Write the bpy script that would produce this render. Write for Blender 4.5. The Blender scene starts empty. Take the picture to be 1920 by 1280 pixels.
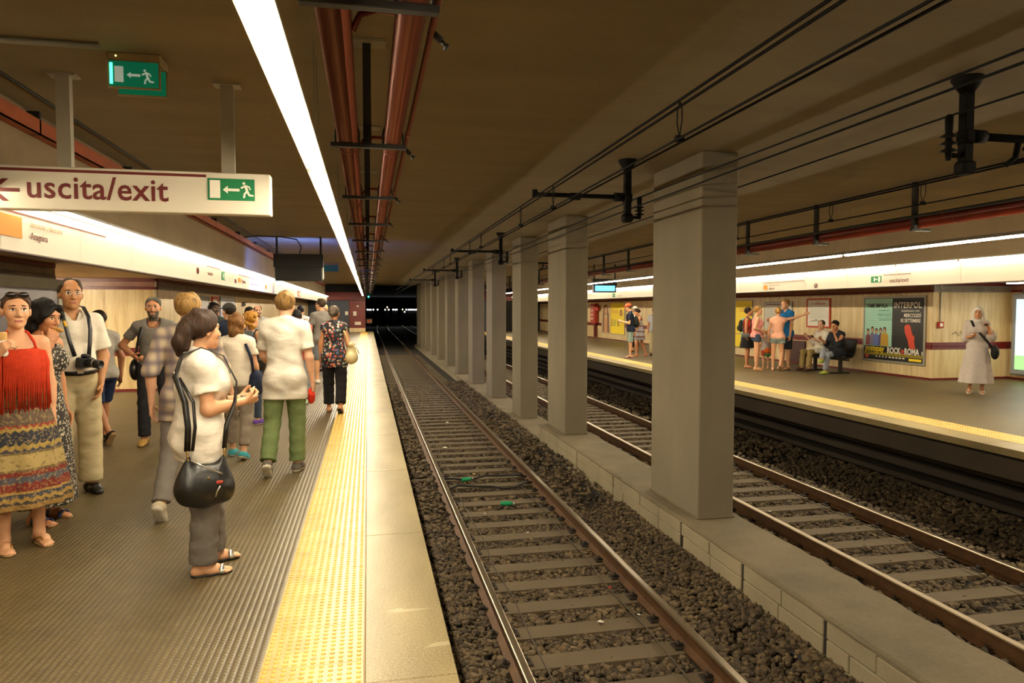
import bpy, bmesh, math, random
import numpy as np
from mathutils import Vector, Matrix, Euler
random.seed(7); np.random.seed(7)
scene = bpy.context.scene
C = scene.collection
# ------------------------------------------------------------------ camera, world, exposure
# metres; tracks run along +Y, platform floor is z = 0
cam_data = bpy.data.cameras.new('camera')
cam_data.sensor_width = 36.0
cam_data.lens = 1300.0 / 1920.0 * 36.0
cam_data.clip_end = 600
cam = bpy.data.objects.new('camera', cam_data); C.objects.link(cam)
cam.location = (0, 0, 1.62)
cam.rotation_euler = Euler((math.radians(90 - 2.6865), 0, math.radians(-11.7416)), 'XYZ')
scene.camera = cam
world = bpy.data.worlds.new('world'); scene.world = world; world.use_nodes = True
world.node_tree.nodes['Background'].inputs[0].default_value = (0.010, 0.008, 0.006, 1)
world.node_tree.nodes['Background'].inputs[1].default_value = 1.0
vs = scene.view_settings
vs.view_transform = 'Standard'; vs.look = 'None'; vs.gamma = 1.0; vs.use_curve_mapping = False
vs.exposure = 1.55
cy = scene.cycles
cy.max_bounces = 4; cy.diffuse_bounces = 3; cy.glossy_bounces = 2; cy.transmission_bounces = 2; cy.caustics_reflective = False; cy.caustics_refractive = False
cy.adaptive_threshold = 0.04
LAMP = (1.0, 0.855, 0.60)          # fluorescent white as the camera saw it
TUBE_POWER = 52.0                 # emission strength of the tube diffusers
FASCIA_POWER = 9.0               # emission strength of the sign-band tubes
# ------------------------------------------------------------------ helpers
def lin(c):
    if isinstance(c, str):
        c = tuple(int(c[i:i+2], 16) / 255 for i in (0, 2, 4))
    return tuple((x / 12.92 if x <= 0.04045 else ((x + 0.055) / 1.055) ** 2.4) for x in c)
_mats = {}
class NT:
    def __init__(s, m):
        s.m = m; m.use_nodes = True; s.t = m.node_tree; s.n = s.t.nodes; s.l = s.t.links
        s.b = s.n['Principled BSDF']
    def add(s, typ, **kw):
        n = s.n.new(typ)
        for k, v in kw.items():
            if k.startswith('i_'):
                key = k[2:]; key = int(key) if key.isdigit() else key.replace('_', ' ')
                if hasattr(v, 'is_output'): s.l.new(v, n.inputs[key])
                else: n.inputs[key].default_value = v
            else: setattr(n, k, v)
        return n
    def math(s, op, a, b=None, c=None):
        n = s.n.new('ShaderNodeMath'); n.operation = op
        for i, v in enumerate((a, b, c)):
            if v is None: continue
            if hasattr(v, 'is_output'): s.l.new(v, n.inputs[i])
            else: n.inputs[i].default_value = v
        return n.outputs[0]
    def mix(s, fac, a, b):
        n = s.n.new('ShaderNodeMix'); n.data_type = 'RGBA'
        for k, v in ((0, fac), (6, a), (7, b)):
            if hasattr(v, 'is_output'): s.l.new(v, n.inputs[k])
            else: n.inputs[k].default_value = v if k == 0 else (tuple(v) + (1,))[:4]
        return n.outputs[2]
    def ramp(s, fac, stops):
        n = s.n.new('ShaderNodeValToRGB'); s.l.new(fac, n.inputs[0])
        e = n.color_ramp.elements
        while len(e) < len(stops): e.new(0.5)
        for el, (p, col) in zip(e, stops):
            el.position = p; el.color = tuple(col) + (1,)
        return n.outputs[0]
    def coord(s, kind='Object'):
        return s.n.new('ShaderNodeTexCoord').outputs[kind]
    def noise(s, scale, detail=3, vec=None, stretch=None, rough=0.5):
        n = s.n.new('ShaderNodeTexNoise'); n.inputs['Scale'].default_value = scale
        n.inputs['Detail'].default_value = detail; n.inputs['Roughness'].default_value = rough
        v = vec if vec is not None else s.coord()
        if stretch:
            mp = s.n.new('ShaderNodeMapping'); mp.inputs['Scale'].default_value = stretch
            s.l.new(v, mp.inputs[0]); v = mp.outputs[0]
        s.l.new(v, n.inputs['Vector'])
        return n.outputs[0]
    def col(s, v):
        if hasattr(v, 'is_output'): s.l.new(v, s.b.inputs['Base Color'])
        else: s.b.inputs['Base Color'].default_value = tuple(v) + (1,)
    def bump(s, h, strength=0.3, dist=0.01):
        n = s.n.new('ShaderNodeBump'); n.inputs['Strength'].default_value = strength
        n.inputs['Distance'].default_value = dist; s.l.new(h, n.inputs['Height'])
        s.l.new(n.outputs[0], s.b.inputs['Normal'])
def M(name, color, rough=0.6, metal=0.0, var=0.0, vscale=6.0, bump=0.0, bscale=40.0, stretch=None, emis=None, dark=None, bdist=0.01, spec=None):
    """procedural material: base colour with noise variation and fine relief"""
    if name in _mats: return _mats[name]
    m = bpy.data.materials.new(name); _mats[name] = m
    t = NT(m); c = lin(color)
    t.b.inputs['Roughness'].default_value = rough; t.b.inputs['Metallic'].default_value = metal
    if spec is not None: t.b.inputs['Specular IOR Level'].default_value = spec
    if var > 0:
        n = t.noise(vscale, 4, stretch=stretch)
        lo = lin(dark) if dark else tuple(x * (1 - var) for x in c)
        hi = tuple(min(1, x * (1 + var * 0.6)) for x in c)
        t.col(t.ramp(n, [(0.3, lo), (0.7, hi)]))
    else:
        t.col(c)
    if bump > 0:
        t.bump(t.noise(bscale, 3, stretch=stretch), bump, bdist)
    if emis:
        t.b.inputs['Emission Color'].default_value = tuple(emis[0]) + (1,)
        t.b.inputs['Emission Strength'].default_value = emis[1]
    return m
class MB:
    """collects shapes into one mesh"""
    def __init__(s): s.v = []; s.f = []; s.mi = []; s.cur = 0; s.sm = []; s.smooth = False
    def add(s, vs, fs):
        o = len(s.v); s.v.extend([tuple(map(float, p)) for p in vs])
        for f in fs: s.f.append(tuple(i + o for i in f)); s.mi.append(s.cur); s.sm.append(s.smooth)
        return s
    def box(s, a, b, bev=0.0):
        x0, x1 = sorted((a[0], b[0])); y0, y1 = sorted((a[1], b[1])); z0, z1 = sorted((a[2], b[2]))
        if bev > 0:
            e = min(bev, (x1-x0)*.45, (y1-y0)*.45, (z1-z0)*.45)
            vs = []
            for sx in (0, 1):
                for sy in (0, 1):
                    for sz in (0, 1):
                        X, Y, Z = (x0, x1)[sx], (y0, y1)[sy], (z0, z1)[sz]
                        ix, iy, iz = X + (e if sx == 0 else -e), Y + (e if sy == 0 else -e), Z + (e if sz == 0 else -e)
                        vs += [(X, iy, iz), (ix, Y, iz), (ix, iy, Z)]
            bm = bmesh.new()
            for p in vs: bm.verts.new(p)
            r = bmesh.ops.convex_hull(bm, input=bm.verts)
            bmesh.ops.dissolve_limit(bm, angle_limit=0.02, verts=bm.verts, edges=bm.edges)
            bm.verts.index_update()
            s.add([tuple(v.co) for v in bm.verts], [[v.index for v in f.verts] for f in bm.faces]); bm.free()
            return s
        vs = [(x0,y0,z0),(x1,y0,z0),(x1,y1,z0),(x0,y1,z0),(x0,y0,z1),(x1,y0,z1),(x1,y1,z1),(x0,y1,z1)]
        return s.add(vs, [(0,3,2,1),(4,5,6,7),(0,1,5,4),(1,2,6,5),(2,3,7,6),(3,0,4,7)])
    def obox(s, c, u, v, w, hu, hv, hw):
        c, u, v, w = map(Vector, (c, u, v, w)); vs = []
        for sz in (-1, 1):
            for sy, sx in ((-1,-1),(-1,1),(1,1),(1,-1)):
                vs.append(c + u*hu*sx + v*hv*sy + w*hw*sz)
        return s.add(vs, [(0,3,2,1),(4,5,6,7),(0,1,5,4),(1,2,6,5),(2,3,7,6),(3,0,4,7)])
    def tube(s, pts, r, n=8, cap=True, closed=False):
        """round tube along a path; r a number or one per point"""
        P = [Vector(p) for p in pts]; k = len(P)
        R = [r]*k if isinstance(r, (int, float)) else list(r)
        T = []
        for i in range(k):
            a = P[(i-1) % k] if closed else P[max(i-1, 0)]; b = P[(i+1) % k] if closed else P[min(i+1, k-1)]
            T.append((b-a).normalized())
        up = Vector((0,0,1)) if abs(T[0].z) < 0.9 else Vector((1,0,0))
        nrm = T[0].cross(up).normalized(); vs = []
        for i in range(k):
            nrm = (nrm - T[i]*nrm.dot(T[i]))
            nrm = nrm.normalized() if nrm.length > 1e-6 else T[i].orthogonal().normalized()
            bi = T[i].cross(nrm)
            for j in range(n):
                a = 2*math.pi*j/n
                vs.append(P[i] + (nrm*math.cos(a) + bi*math.sin(a))*R[i])
        fs = []
        for i in range(k if closed else k-1):
            i2 = (i+1) % k
            for j in range(n):
                j2 = (j+1) % n
                fs.append((i*n+j, i*n+j2, i2*n+j2, i2*n+j))
        sm = s.smooth; s.smooth = True; o = len(s.v)
        s.add(vs, fs); s.smooth = sm
        if cap and not closed:
            for f in (tuple(range(n))[::-1], tuple((k-1)*n+j for j in range(n))):
                s.f.append(tuple(i+o for i in f)); s.mi.append(s.cur); s.sm.append(False)
        return s
    def lathe(s, prof, n=16, c=(0,0,0), axis='z'):
        """revolve (r,h) profile"""
        vs = []
        for r, h in prof:
            for j in range(n):
                a = 2*math.pi*j/n
                p = (r*math.cos(a), r*math.sin(a), h)
                if axis == 'x': p = (p[2], p[0], p[1])
                if axis == 'y': p = (p[0], p[2], p[1])
                vs.append((p[0]+c[0], p[1]+c[1], p[2]+c[2]))
        k = len(prof); fs = []
        for i in range(k-1):
            for j in range(n):
                j2 = (j+1) % n; fs.append((i*n+j, i*n+j2, (i+1)*n+j2, (i+1)*n+j))
        sm = s.smooth; s.smooth = True; s.add(vs, fs); s.smooth = sm
        o = len(s.v) - k*n
        s.f.append(tuple(o+j for j in range(n))[::-1]); s.mi.append(s.cur); s.sm.append(False)
        s.f.append(tuple(o+(k-1)*n+j for j in range(n))); s.mi.append(s.cur); s.sm.append(False)
        return s
    def prism(s, poly, ax, lo, hi):
        """extrude a 2D polygon along axis ax (0,1,2); poly gives the other two coordinates in order"""
        def P(p, t):
            q = list(p); q.insert(ax, t); return tuple(q)
        n = len(poly)
        vs = [P(p, lo) for p in poly] + [P(p, hi) for p in poly]
        fs = [tuple(range(n))[::-1], tuple(range(n, 2*n))] + [(i, (i+1) % n, n+(i+1) % n, n+i) for i in range(n)]
        return s.add(vs, fs)
    def mesh(s, name, mats):
        me = bpy.data.meshes.new(name); me.from_pydata(s.v, [], s.f)
        if not isinstance(mats, (list, tuple)): mats = [mats]
        for m in mats: me.materials.append(m)
        me.polygons.foreach_set('material_index', s.mi)
        me.polygons.foreach_set('use_smooth', s.sm)
        me.update(); bm = bmesh.new(); bm.from_mesh(me)
        bmesh.ops.recalc_face_normals(bm, faces=bm.faces); bm.to_mesh(me); bm.free()
        return me
    def build(s, name, mats, parent=None, loc=(0,0,0), rot=None):
        return link(name, s.mesh(name, mats), parent, loc, rot)
def link(name, me, parent=None, loc=(0,0,0), rot=None):
    o = bpy.data.objects.new(name, me); C.objects.link(o)
    o.location = loc
    if rot: o.rotation_euler = rot
    if parent is not None: o.parent = parent
    return o
def tag(o, label=None, cat=None, group=None, kind=None):
    if label: o['label'] = label
    if cat: o['category'] = cat
    if group: o['group'] = group
    if kind: o['kind'] = kind
    return o
def thing(name, label, cat, loc=(0,0,0), rotz=0.0, group=None):
    o = bpy.data.objects.new(name, None); C.objects.link(o); o.empty_display_size = 0.1
    o.location = loc; o.rotation_euler = (0, 0, rotz)
    return tag(o, label, cat, group)
def struct(name, mb, mats, label=None, cat=None, **kw):
    o = mb.build(name, mats, **kw); o['kind'] = 'structure'
    if label: o['label'] = label
    if cat: o['category'] = cat
    return o
def text(name, s, size, mat, parent, loc, rot, bold=0.0, align='LEFT', sx=1.0, depth=0.002, shear=0.0, spacing=1.0):
    cu = bpy.data.curves.new(name, 'FONT'); cu.body = s; cu.size = size; cu.align_x = align
    cu.offset = bold; cu.extrude = depth/2; cu.resolution_u = 3; cu.shear = shear; cu.space_character = spacing
    o = bpy.data.objects.new(name, cu); C.objects.link(o)
    bpy.context.view_layer.update()
    me = bpy.data.meshes.new_from_object(o.evaluated_get(bpy.context.evaluated_depsgraph_get()))
    bpy.data.objects.remove(o); bpy.data.curves.remove(cu)
    me.materials.clear(); me.materials.append(mat)
    q = link(name, me, parent, loc, rot); q.scale = (sx, 1, 1)
    return q
ORD = ['first','second','third','fourth','fifth','sixth','seventh','eighth','ninth','tenth','eleventh','twelfth','thirteenth','fourteenth','fifteenth','sixteenth','seventeenth','eighteenth','nineteenth','twentieth']
def ordn(i):
    if i < 20: return ORD[i]
    tens = {2:'twenty',3:'thirty',4:'forty',5:'fifty',6:'sixty',7:'seventy',8:'eighty',9:'ninety'}
    k = i + 1; t, u = divmod(k, 10)
    if u == 0: return tens[t][:-1] + 'ieth'
    return tens[t] + '-' + ORD[u-1]
# ------------------------------------------------------------------ lamps (the tubes that light the station)
em_tube = M('tube_light', 'ffffff', emis=(LAMP, TUBE_POWER))
em_fascia = M('sign_band_tube', 'ffffff', emis=(LAMP, FASCIA_POWER))
m_house = M('lamp_housing', '8d877b', 0.5, var=0.1)
m_black = M('black_iron', '16130f', 0.55, var=0.3, vscale=20, bump=0.2)
def tube_lamp(x, y0, y1, label, group):
    t = thing('tube_lamp', label, 'lamp', (x, y0, 2.55), group=group)
    L = y1 - y0
    b = MB(); b.prism([(-.062, -.005), (-.062, .006), (-.03, .045), (.03, .045), (.062, .006), (.062, -.005)], 1, 0.0, L); b.build('housing', m_house, t)
    b = MB(); b.prism([(-.033, -.004), (-.033, -.014), (-.019, -.030), (.019, -.030), (.033, -.014), (.033, -.004)], 1, .05, L-.05); b.build('diffuser', em_tube, t)
    for k in (.12, L-.12):
        b = MB(); b.tube([(0, k, .045), (0, k, .8)], .0025, 5); b.build('suspension_rod', m_house, t)
N_L = 0
ys = [4.88 + 3.66*k for k in range(-3, 12)]
for i, y in enumerate(ys):
    seen = i - 2
    if i < 2: lab, g = 'tube lamp over the left platform edge behind the camera, %s one' % ('farther', 'nearer')[i], 'tube lamps behind the camera'
    else: lab, g = ('tube lamp over the left platform edge, %s from the camera' % ordn(seen), 'tube lamps over the left platform edge')
    tube_lamp(-.327, y, y + 3.62, lab, g)
ys = [8.75 - 1.78 + 3.6*k for k in range(-3, 11)]
for i, y in enumerate(ys):
    if i < 1: lab, g = 'tube lamp over the right platform edge outside the view', 'tube lamps behind the camera'
    else: lab, g = ('tube lamp over the right platform edge, %s from the right' % ordn(i-1), 'tube lamps over the right platform edge')
    tube_lamp(8.0, y, y + 3.56, lab, g)

# ------------------------------------------------------------------ materials of the shell
def concrete(name, col, var=.25, st=(1, 1, 1), rough=.85, bump=.35, fine=60):
    m = bpy.data.materials.new(name); _mats[name] = m; t = NT(m); c = lin(col)
    a = t.noise(1.3, 5, stretch=st); b = t.noise(fine, 2)
    f = t.math('ADD', t.math('MULTIPLY', a, .75), t.math('MULTIPLY', b, .25))
    t.col(t.ramp(f, [(.3, tuple(x*(1-var) for x in c)), (.7, tuple(min(1, x*(1+var*.7)) for x in c))]))
    t.b.inputs['Roughness'].default_value = rough
    t.bump(b, bump, .004)
    return m
m_ceil = concrete('ceiling_concrete', '867656', .16, (.5, 2.0, 1), fine=25)
m_conc = concrete('pillar_concrete', '786e5a', .2, (1, 1, .5), fine=70)
m_upper = concrete('upper_wall_concrete', '7f6b4d', .2)
m_soffit = concrete('soffit_plaster', 'cdb29a', .1)
m_coping = concrete('curb_concrete', '6f634c', .35, fine=40, bump=.6)
m_block = concrete('block_concrete', '8f836a', .25, fine=50, bump=.5)
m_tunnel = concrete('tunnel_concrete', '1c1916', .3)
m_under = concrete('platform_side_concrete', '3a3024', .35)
def travertine():
    m = bpy.data.materials.new('travertine'); t = NT(m)
    g = t.n.new('ShaderNodeNewGeometry').outputs['Position']
    n1 = t.noise(1.0, 6, g, (9, 9, .55), .65); n2 = t.noise(1.0, 4, g, (45, 45, 1.6), .6)
    f = t.math('ADD', t.math('MULTIPLY', n1, .6), t.math('MULTIPLY', n2, .4))
    oi = t.n.new('ShaderNodeObjectInfo').outputs['Random']
    f = t.math('ADD', f, t.math('MULTIPLY', t.math('SUBTRACT', oi, .5), .10))
    t.col(t.ramp(f, [(.33, lin('a3885a')), (.45, lin('c6ac7c')), (.58, lin('d8c294')), (.72, lin('e4d3ac'))]))
    t.b.inputs['Roughness'].default_value = .35
    t.bump(n2, .06, .003)
    return m
m_trav = travertine()
m_red = M('dark_red_enamel', '6b1f1c', .35, var=.15)
m_redgrey = M('cornice_brown_metal', '9a6a58', .35, var=.25, vscale=3)
m_greycorn = M('cornice_grey_metal', '7f7462', .4, var=.3, vscale=3)
def rubber():
    m = bpy.data.materials.new('studded_rubber'); t = NT(m)
    g = t.n.new('ShaderNodeNewGeometry').outputs['Position']
    s = t.n.new('ShaderNodeSeparateXYZ'); t.l.new(g, s.inputs[0])
    p = 2*math.pi
    fx = t.math('SINE', t.math('MULTIPLY', s.outputs[0], p/.034)); fy = t.math('SINE', t.math('MULTIPLY', s.outputs[1], p/.026))
    h = t.math('SMOOTH_MIN', t.math('ADD', t.math('MULTIPLY', fx, .5), .5), t.math('ADD', t.math('MULTIPLY', fy, .35), .75), .2)
    n = t.noise(.8, 5, g); n2 = t.noise(8, 3, g)
    base = t.ramp(t.math('ADD', t.math('MULTIPLY', n, .6), t.math('MULTIPLY', n2, .4)), [(.3, lin('50442a')), (.7, lin('756644'))])
    t.col(t.mix(t.math('MULTIPLY', t.math('SUBTRACT', 1.0, h), .55), base, lin('2c2217')))
    t.b.inputs['Roughness'].default_value = .42
    t.bump(h, .6, .004)
    return m
m_rubber = rubber()
def granite():
    m = bpy.data.materials.new('edge_granite'); t = NT(m)
    g = t.n.new('ShaderNodeNewGeometry').outputs['Position']
    a = t.noise(90, 3, g); b = t.noise(2.2, 4, g, (1.0, .35, 1))
    f = t.math('ADD', t.math('MULTIPLY', a, .5), t.math('MULTIPLY', b, .5))
    c = t.ramp(f, [(.32, lin('615437')), (.5, lin('887851')), (.68, lin('a6976f'))])
    s = t.noise(1.1, 3, g, (1, 6, 1)); c = t.mix(t.math('MULTIPLY', t.math('GREATER_THAN', s, .67), .25), c, lin('d9cdb0'))
    t.col(c); t.b.inputs['Roughness'].default_value = .38
    return m
m_granite = granite()
def yellow_tile():
    m = bpy.data.materials.new('tactile_yellow'); t = NT(m)
    g = t.n.new('ShaderNodeNewGeometry').outputs['Position']; s = t.n.new('ShaderNodeSeparateXYZ'); t.l.new(g, s.inputs[0])
    top = t.math('MULTIPLY', t.math('SUBTRACT', s.outputs[2], .001), 1/.004)
    top = t.math('MINIMUM', t.math('MAXIMUM', top, 0), 1)
    n = t.noise(6, 5, g); d = t.noise(1.6, 4, g, (2, 6, 1), .7)
    worn = t.ramp(n, [(.3, lin('ad8d4e')), (.7, lin('ccac68'))])
    c = t.mix(top, worn, lin('e0ae34'))
    c = t.mix(t.math('MULTIPLY', t.math('GREATER_THAN', d, .66), .45), c, lin('6a5a3a'))
    t.col(c); t.b.inputs['Roughness'].default_value = .36
    return m
m_yellow = yellow_tile()
m_metal_strip = M('brass_strip', '7c6238', .4, .5)
# ------------------------------------------------------------------ shell
Y0, Y1 = -7.0, 50.0
XL, XR = -4.05, 12.5            # platform back walls
EL, ER = .377, 7.27             # platform edges
def slab(name, a, b, mat, **kw):
    return struct(name, MB().box(a, b), mat, **kw)
fl = slab('floor', (-9, Y0, -.12), (EL-.865, Y1, 0), m_rubber); tag(fl, 'dark studded rubber floor of the left platform', 'floor')
fr = slab('floor', (ER+.865, Y0, -.12), (18, Y1, 0), m_rubber); tag(fr, 'dark studded rubber floor of the right platform', 'floor')
# tactile tiles with raised domes: one mesh shared by all
b = MB(); TL = .40; TW = .452
b.box((0, .0015, -.03), (TW, TL-.0015, .0)); cols = 11; rows = 10
for i in range(cols):
    for j in range(rows):
        cx = (i+.5)*TW/cols; cy = (j+.5)*TL/rows
        v = [(cx + r*math.cos(a*math.pi/4), cy + r*math.sin(a*math.pi/4), z) for r, z in ((.0125, 0.0), (.0095, .0035), (.005, .005)) for a in range(8)]
        f = [(k*8+a, k*8+(a+1) % 8, (k+1)*8+(a+1) % 8, (k+1)*8+a) for k in range(2) for a in range(8)] + [tuple(range(16, 24))]
        b.smooth = True; b.add(v, f); b.smooth = False
tile_me = b.mesh('tactile_tile', m_yellow)
for par, x0 in ((fl, EL-.412-TW), (fr, ER+.412)):
    k = 0; y = 1.2 if par is fl else 3.0
    while y < Y1 - .05:
        link('tactile_tile', tile_me, par, (x0, y, .0)); y += TL; k += 1
# kerb slabs of the platform edges
b = MB(); b.box((0, .0015, -.09), (.405, 1.9985, .0), .004); slab_me = b.mesh('edge_slab', m_granite)
for par, x0 in ((fl, EL-.405), (fr, ER)):
    y = -1.0
    while y < Y1: link('edge_slab', slab_me, par, (x0, y, 0)); y += 2.0
for par, xx in ((fl, EL-.411), (fr, ER+.406)):
    MB().box((xx, -1, -.05), (xx+.005, Y1, .001)).build('joint_strip', m_metal_strip, par)
# platform sides
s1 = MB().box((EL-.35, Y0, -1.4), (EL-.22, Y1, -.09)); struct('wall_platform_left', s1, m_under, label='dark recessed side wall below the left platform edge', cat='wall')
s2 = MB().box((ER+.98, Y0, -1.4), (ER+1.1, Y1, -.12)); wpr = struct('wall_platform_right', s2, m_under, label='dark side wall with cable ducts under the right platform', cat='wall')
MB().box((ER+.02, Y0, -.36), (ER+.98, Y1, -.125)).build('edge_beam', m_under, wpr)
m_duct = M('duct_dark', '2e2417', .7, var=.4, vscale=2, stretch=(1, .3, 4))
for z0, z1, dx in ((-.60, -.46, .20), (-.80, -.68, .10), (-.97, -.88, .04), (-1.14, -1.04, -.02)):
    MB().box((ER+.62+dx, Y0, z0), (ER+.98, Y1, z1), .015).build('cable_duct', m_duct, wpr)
# ceiling and walls
ceil = slab('ceiling', (-9, Y0, 3.35), (18, Y1+2, 3.6), m_ceil); tag(ceil, 'bare brownish concrete ceiling of the station', 'ceiling')
XUL, XUR = -2.87, 10.52         # upper walls above the lit sign bands
slab('wall_upper_left', (XUL-.25, Y0, 2.22), (XUL, Y1, 3.35), m_upper, label='bare concrete wall above the left sign band', cat='wall')
slab('wall_upper_right', (XUR, Y0, 2.22), (XUR+.25, Y1, 3.35), m_upper, label='bare concrete wall above the right sign band', cat='wall')
slab('soffit_left', (-9, Y0, 2.22), (XUL-.25, Y1, 2.3), m_soffit, label='pale soffit behind the left sign band', cat='soffit')
slab('soffit_right', (XUR+.25, Y0, 2.22), (18, Y1, 2.3), m_soffit, label='pale soffit behind the right sign band', cat='soffit')
slab('wall_back', (-9, Y0-.2, -1.4), (18, Y0, 3.6), m_upper, label='wall behind the camera closing the station', cat='wall')
# back walls clad in travertine slabs
def clad(name, label, p0, p1, inward, z0=0.05, z1=2.0):
    """wall from p0 to p1 (xy), cladding proud of the core on the inward side"""
    p0, p1, n = Vector(p0), Vector(p1), Vector(inward)
    L = (p1-p0).length; d = (p1-p0).normalized(); ang = math.atan2(d.y, d.x)
    side = 1 if Vector((-d.y, d.x)).dot(n) > 0 else -1
    b = MB(); b.box((.05, -side*.15, 0), (L-.05, -side*.03, 2.2))
    w = struct(name, b, m_under, label=label, cat='wall', loc=(p0.x, p0.y, 0), rot=(0, 0, ang))
    k = max(1, round(L/.95)); wd = L/k
    me = []
    for za, zb in ((z0, .70), (.86, z1)):
        me.append(MB().box((.002, -side*.03, za), (wd-.002, 0, zb)).mesh('travertine_panel', m_trav))
    for i in range(k):
        for m_ in me: link('travertine_panel', m_, w, (i*wd, 0, 0))
    MB().box((0, -side*.03, 0), (L, side*.008, .05)).build('baseboard', m_red, w)
    MB().box((0, -side*.03, .70), (L, side*.012, .765)).build('dado_rail', m_red, w)
    MB().box((0, -side*.03, .775), (L, side*.012, .86)).build('dado_rail', m_red, w)
    MB().box((0, -side*.03, 2.155), (L, side*.03, 2.215)).build('cornice', m_red, w)
    MB().box((0, -side*.03, 2.06), (L, side*.022, 2.15)).build('cornice', m_redgrey if 'grey' not in label else m_greycorn, w)
    MB().box((0, -side*.03, 2.0), (L, side*.03, 2.055)).build('cornice', m_red if 'grey' not in label else m_greycorn, w)
    return w
wl = clad('wall_left', 'travertine wall with grey cornice along the left platform', (XL, 14.82), (XL, Y1), (1, 0))
clad('wall_left_passage', 'travertine wall facing the camera beyond the left passage', (-8.8, 14.82), (XL, 14.82), (0, -1))
clad('wall_left_near', 'travertine wall along the left platform before the passage, behind the grey framed panel', (XL, Y0), (XL, 10.2), (1, 0))
slab('wall_left_return', (-8.8, 10.0), (XL-.16, 10.2), m_trav) if False else struct('wall_left_return', MB().box((-8.8, 10.04, 0), (XL-.0, 10.2, 2.22)), m_conc, label='grey end of the wall before the left passage', cat='wall')
wr = clad('wall_right', 'travertine wall with posters along the right platform', (XR, Y1), (XR, 13.42), (-1, 0))
clad('wall_right_return', 'travertine wall behind the grey habit facing the camera', (XR, 13.42), (14.6, 13.42), (0, -1))
clad('wall_right_recess', 'travertine wall of the right recess with the lit advert', (14.6, 13.42), (14.6, Y0), (-1, 0))
slab('wall_far_left', (-9.1, Y0, 0), (-9, 15, 3.4), m_upper, label='far wall inside the left passage', cat='wall')
# ends of the platforms
m_endred = M('end_wall_red', '6e2a20', .5, var=.15); m_enddoor = M('end_door_slate', '3d424a', .5, var=.15); m_paper = M('paper', 'd8d0bd', .8)
m_endred2 = M('end_wall_orange_red', '96402a', .5, var=.1)
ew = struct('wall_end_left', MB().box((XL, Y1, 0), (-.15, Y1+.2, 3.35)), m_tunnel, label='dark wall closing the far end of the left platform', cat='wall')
MB().box((-1.27, Y1-.06, .28), (-.17, Y1, 2.2)).build('red_panel', m_endred, ew); MB().box((-1.27, Y1-.06, 0), (-.17, Y1, .28)).build('plinth', m_trav, ew)
MB().box((-2.6, Y1-.05, 0), (-1.3, Y1, 2.2)).build('door_leaf', m_enddoor, ew); MB().box((XL, Y1-.05, 0), (-2.64, Y1, 2.2)).build('door_leaf', m_enddoor, ew)
MB().box((XL, Y1-.06, 2.24), (-.17, Y1, 2.8)).build('red_panel', m_endred, ew)
for x, z, w, h in ((-1.55, 1.2, .2, .25), (-.9, .5, .42, .22), (-1.0, 1.15, .22, .3), (-.75, 1.75, .12, .12)):
    MB().box((x, Y1-.075, z), (x+w, Y1-.06, z+h)).build('notice', m_paper, ew)
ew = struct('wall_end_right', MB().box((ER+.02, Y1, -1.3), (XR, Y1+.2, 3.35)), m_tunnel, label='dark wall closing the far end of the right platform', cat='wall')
MB().box((ER+.02, Y1-.06, .28), (ER+.62, Y1, 2.3)).build('red_panel', m_endred2, ew); MB().box((ER+.02, Y1-.06, 0), (ER+.62, Y1, .28)).build('plinth', m_trav, ew)
MB().box((ER+.64, Y1-.05, 0), (ER+2.6, Y1, 2.2)).build('door_leaf', m_enddoor, ew); MB().box((ER+.64, Y1-.06, 2.22), (XR, Y1, 2.8)).build('red_panel', m_endred, ew)
# running tunnel beyond
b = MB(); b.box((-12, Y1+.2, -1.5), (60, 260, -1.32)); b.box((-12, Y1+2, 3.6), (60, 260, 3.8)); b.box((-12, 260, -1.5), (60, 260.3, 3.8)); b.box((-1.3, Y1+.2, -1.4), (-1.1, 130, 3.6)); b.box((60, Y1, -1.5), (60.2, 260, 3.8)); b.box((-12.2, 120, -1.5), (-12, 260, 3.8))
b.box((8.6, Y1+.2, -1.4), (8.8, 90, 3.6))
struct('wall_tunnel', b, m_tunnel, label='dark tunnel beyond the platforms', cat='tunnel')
# ------------------------------------------------------------------ pillars
py = [(7.08, 8.41), (12.43, 13.72)] + [(16.31 + 3.935*k, 17.3 + 3.935*k) for k in range(10)]
for i, (ya, yb) in enumerate(py):
    zb = -.735 if i < 2 else -1.03
    p = thing('pillar', 'square concrete pillar between the tracks, %s from the camera' % ordn(i), 'pillar', (3.6, ya, zb), group='concrete pillars between the tracks')
    b = MB(); b.box((0, 0, 0), (.43, yb-ya, 3.35-zb), .012); b.build('shaft', m_conc, p)
    b = MB(); b.box((-.012, -.012, 0), (.442, yb-ya+.012, .02), .005); b.build('mortar_foot', m_coping, p)
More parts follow.
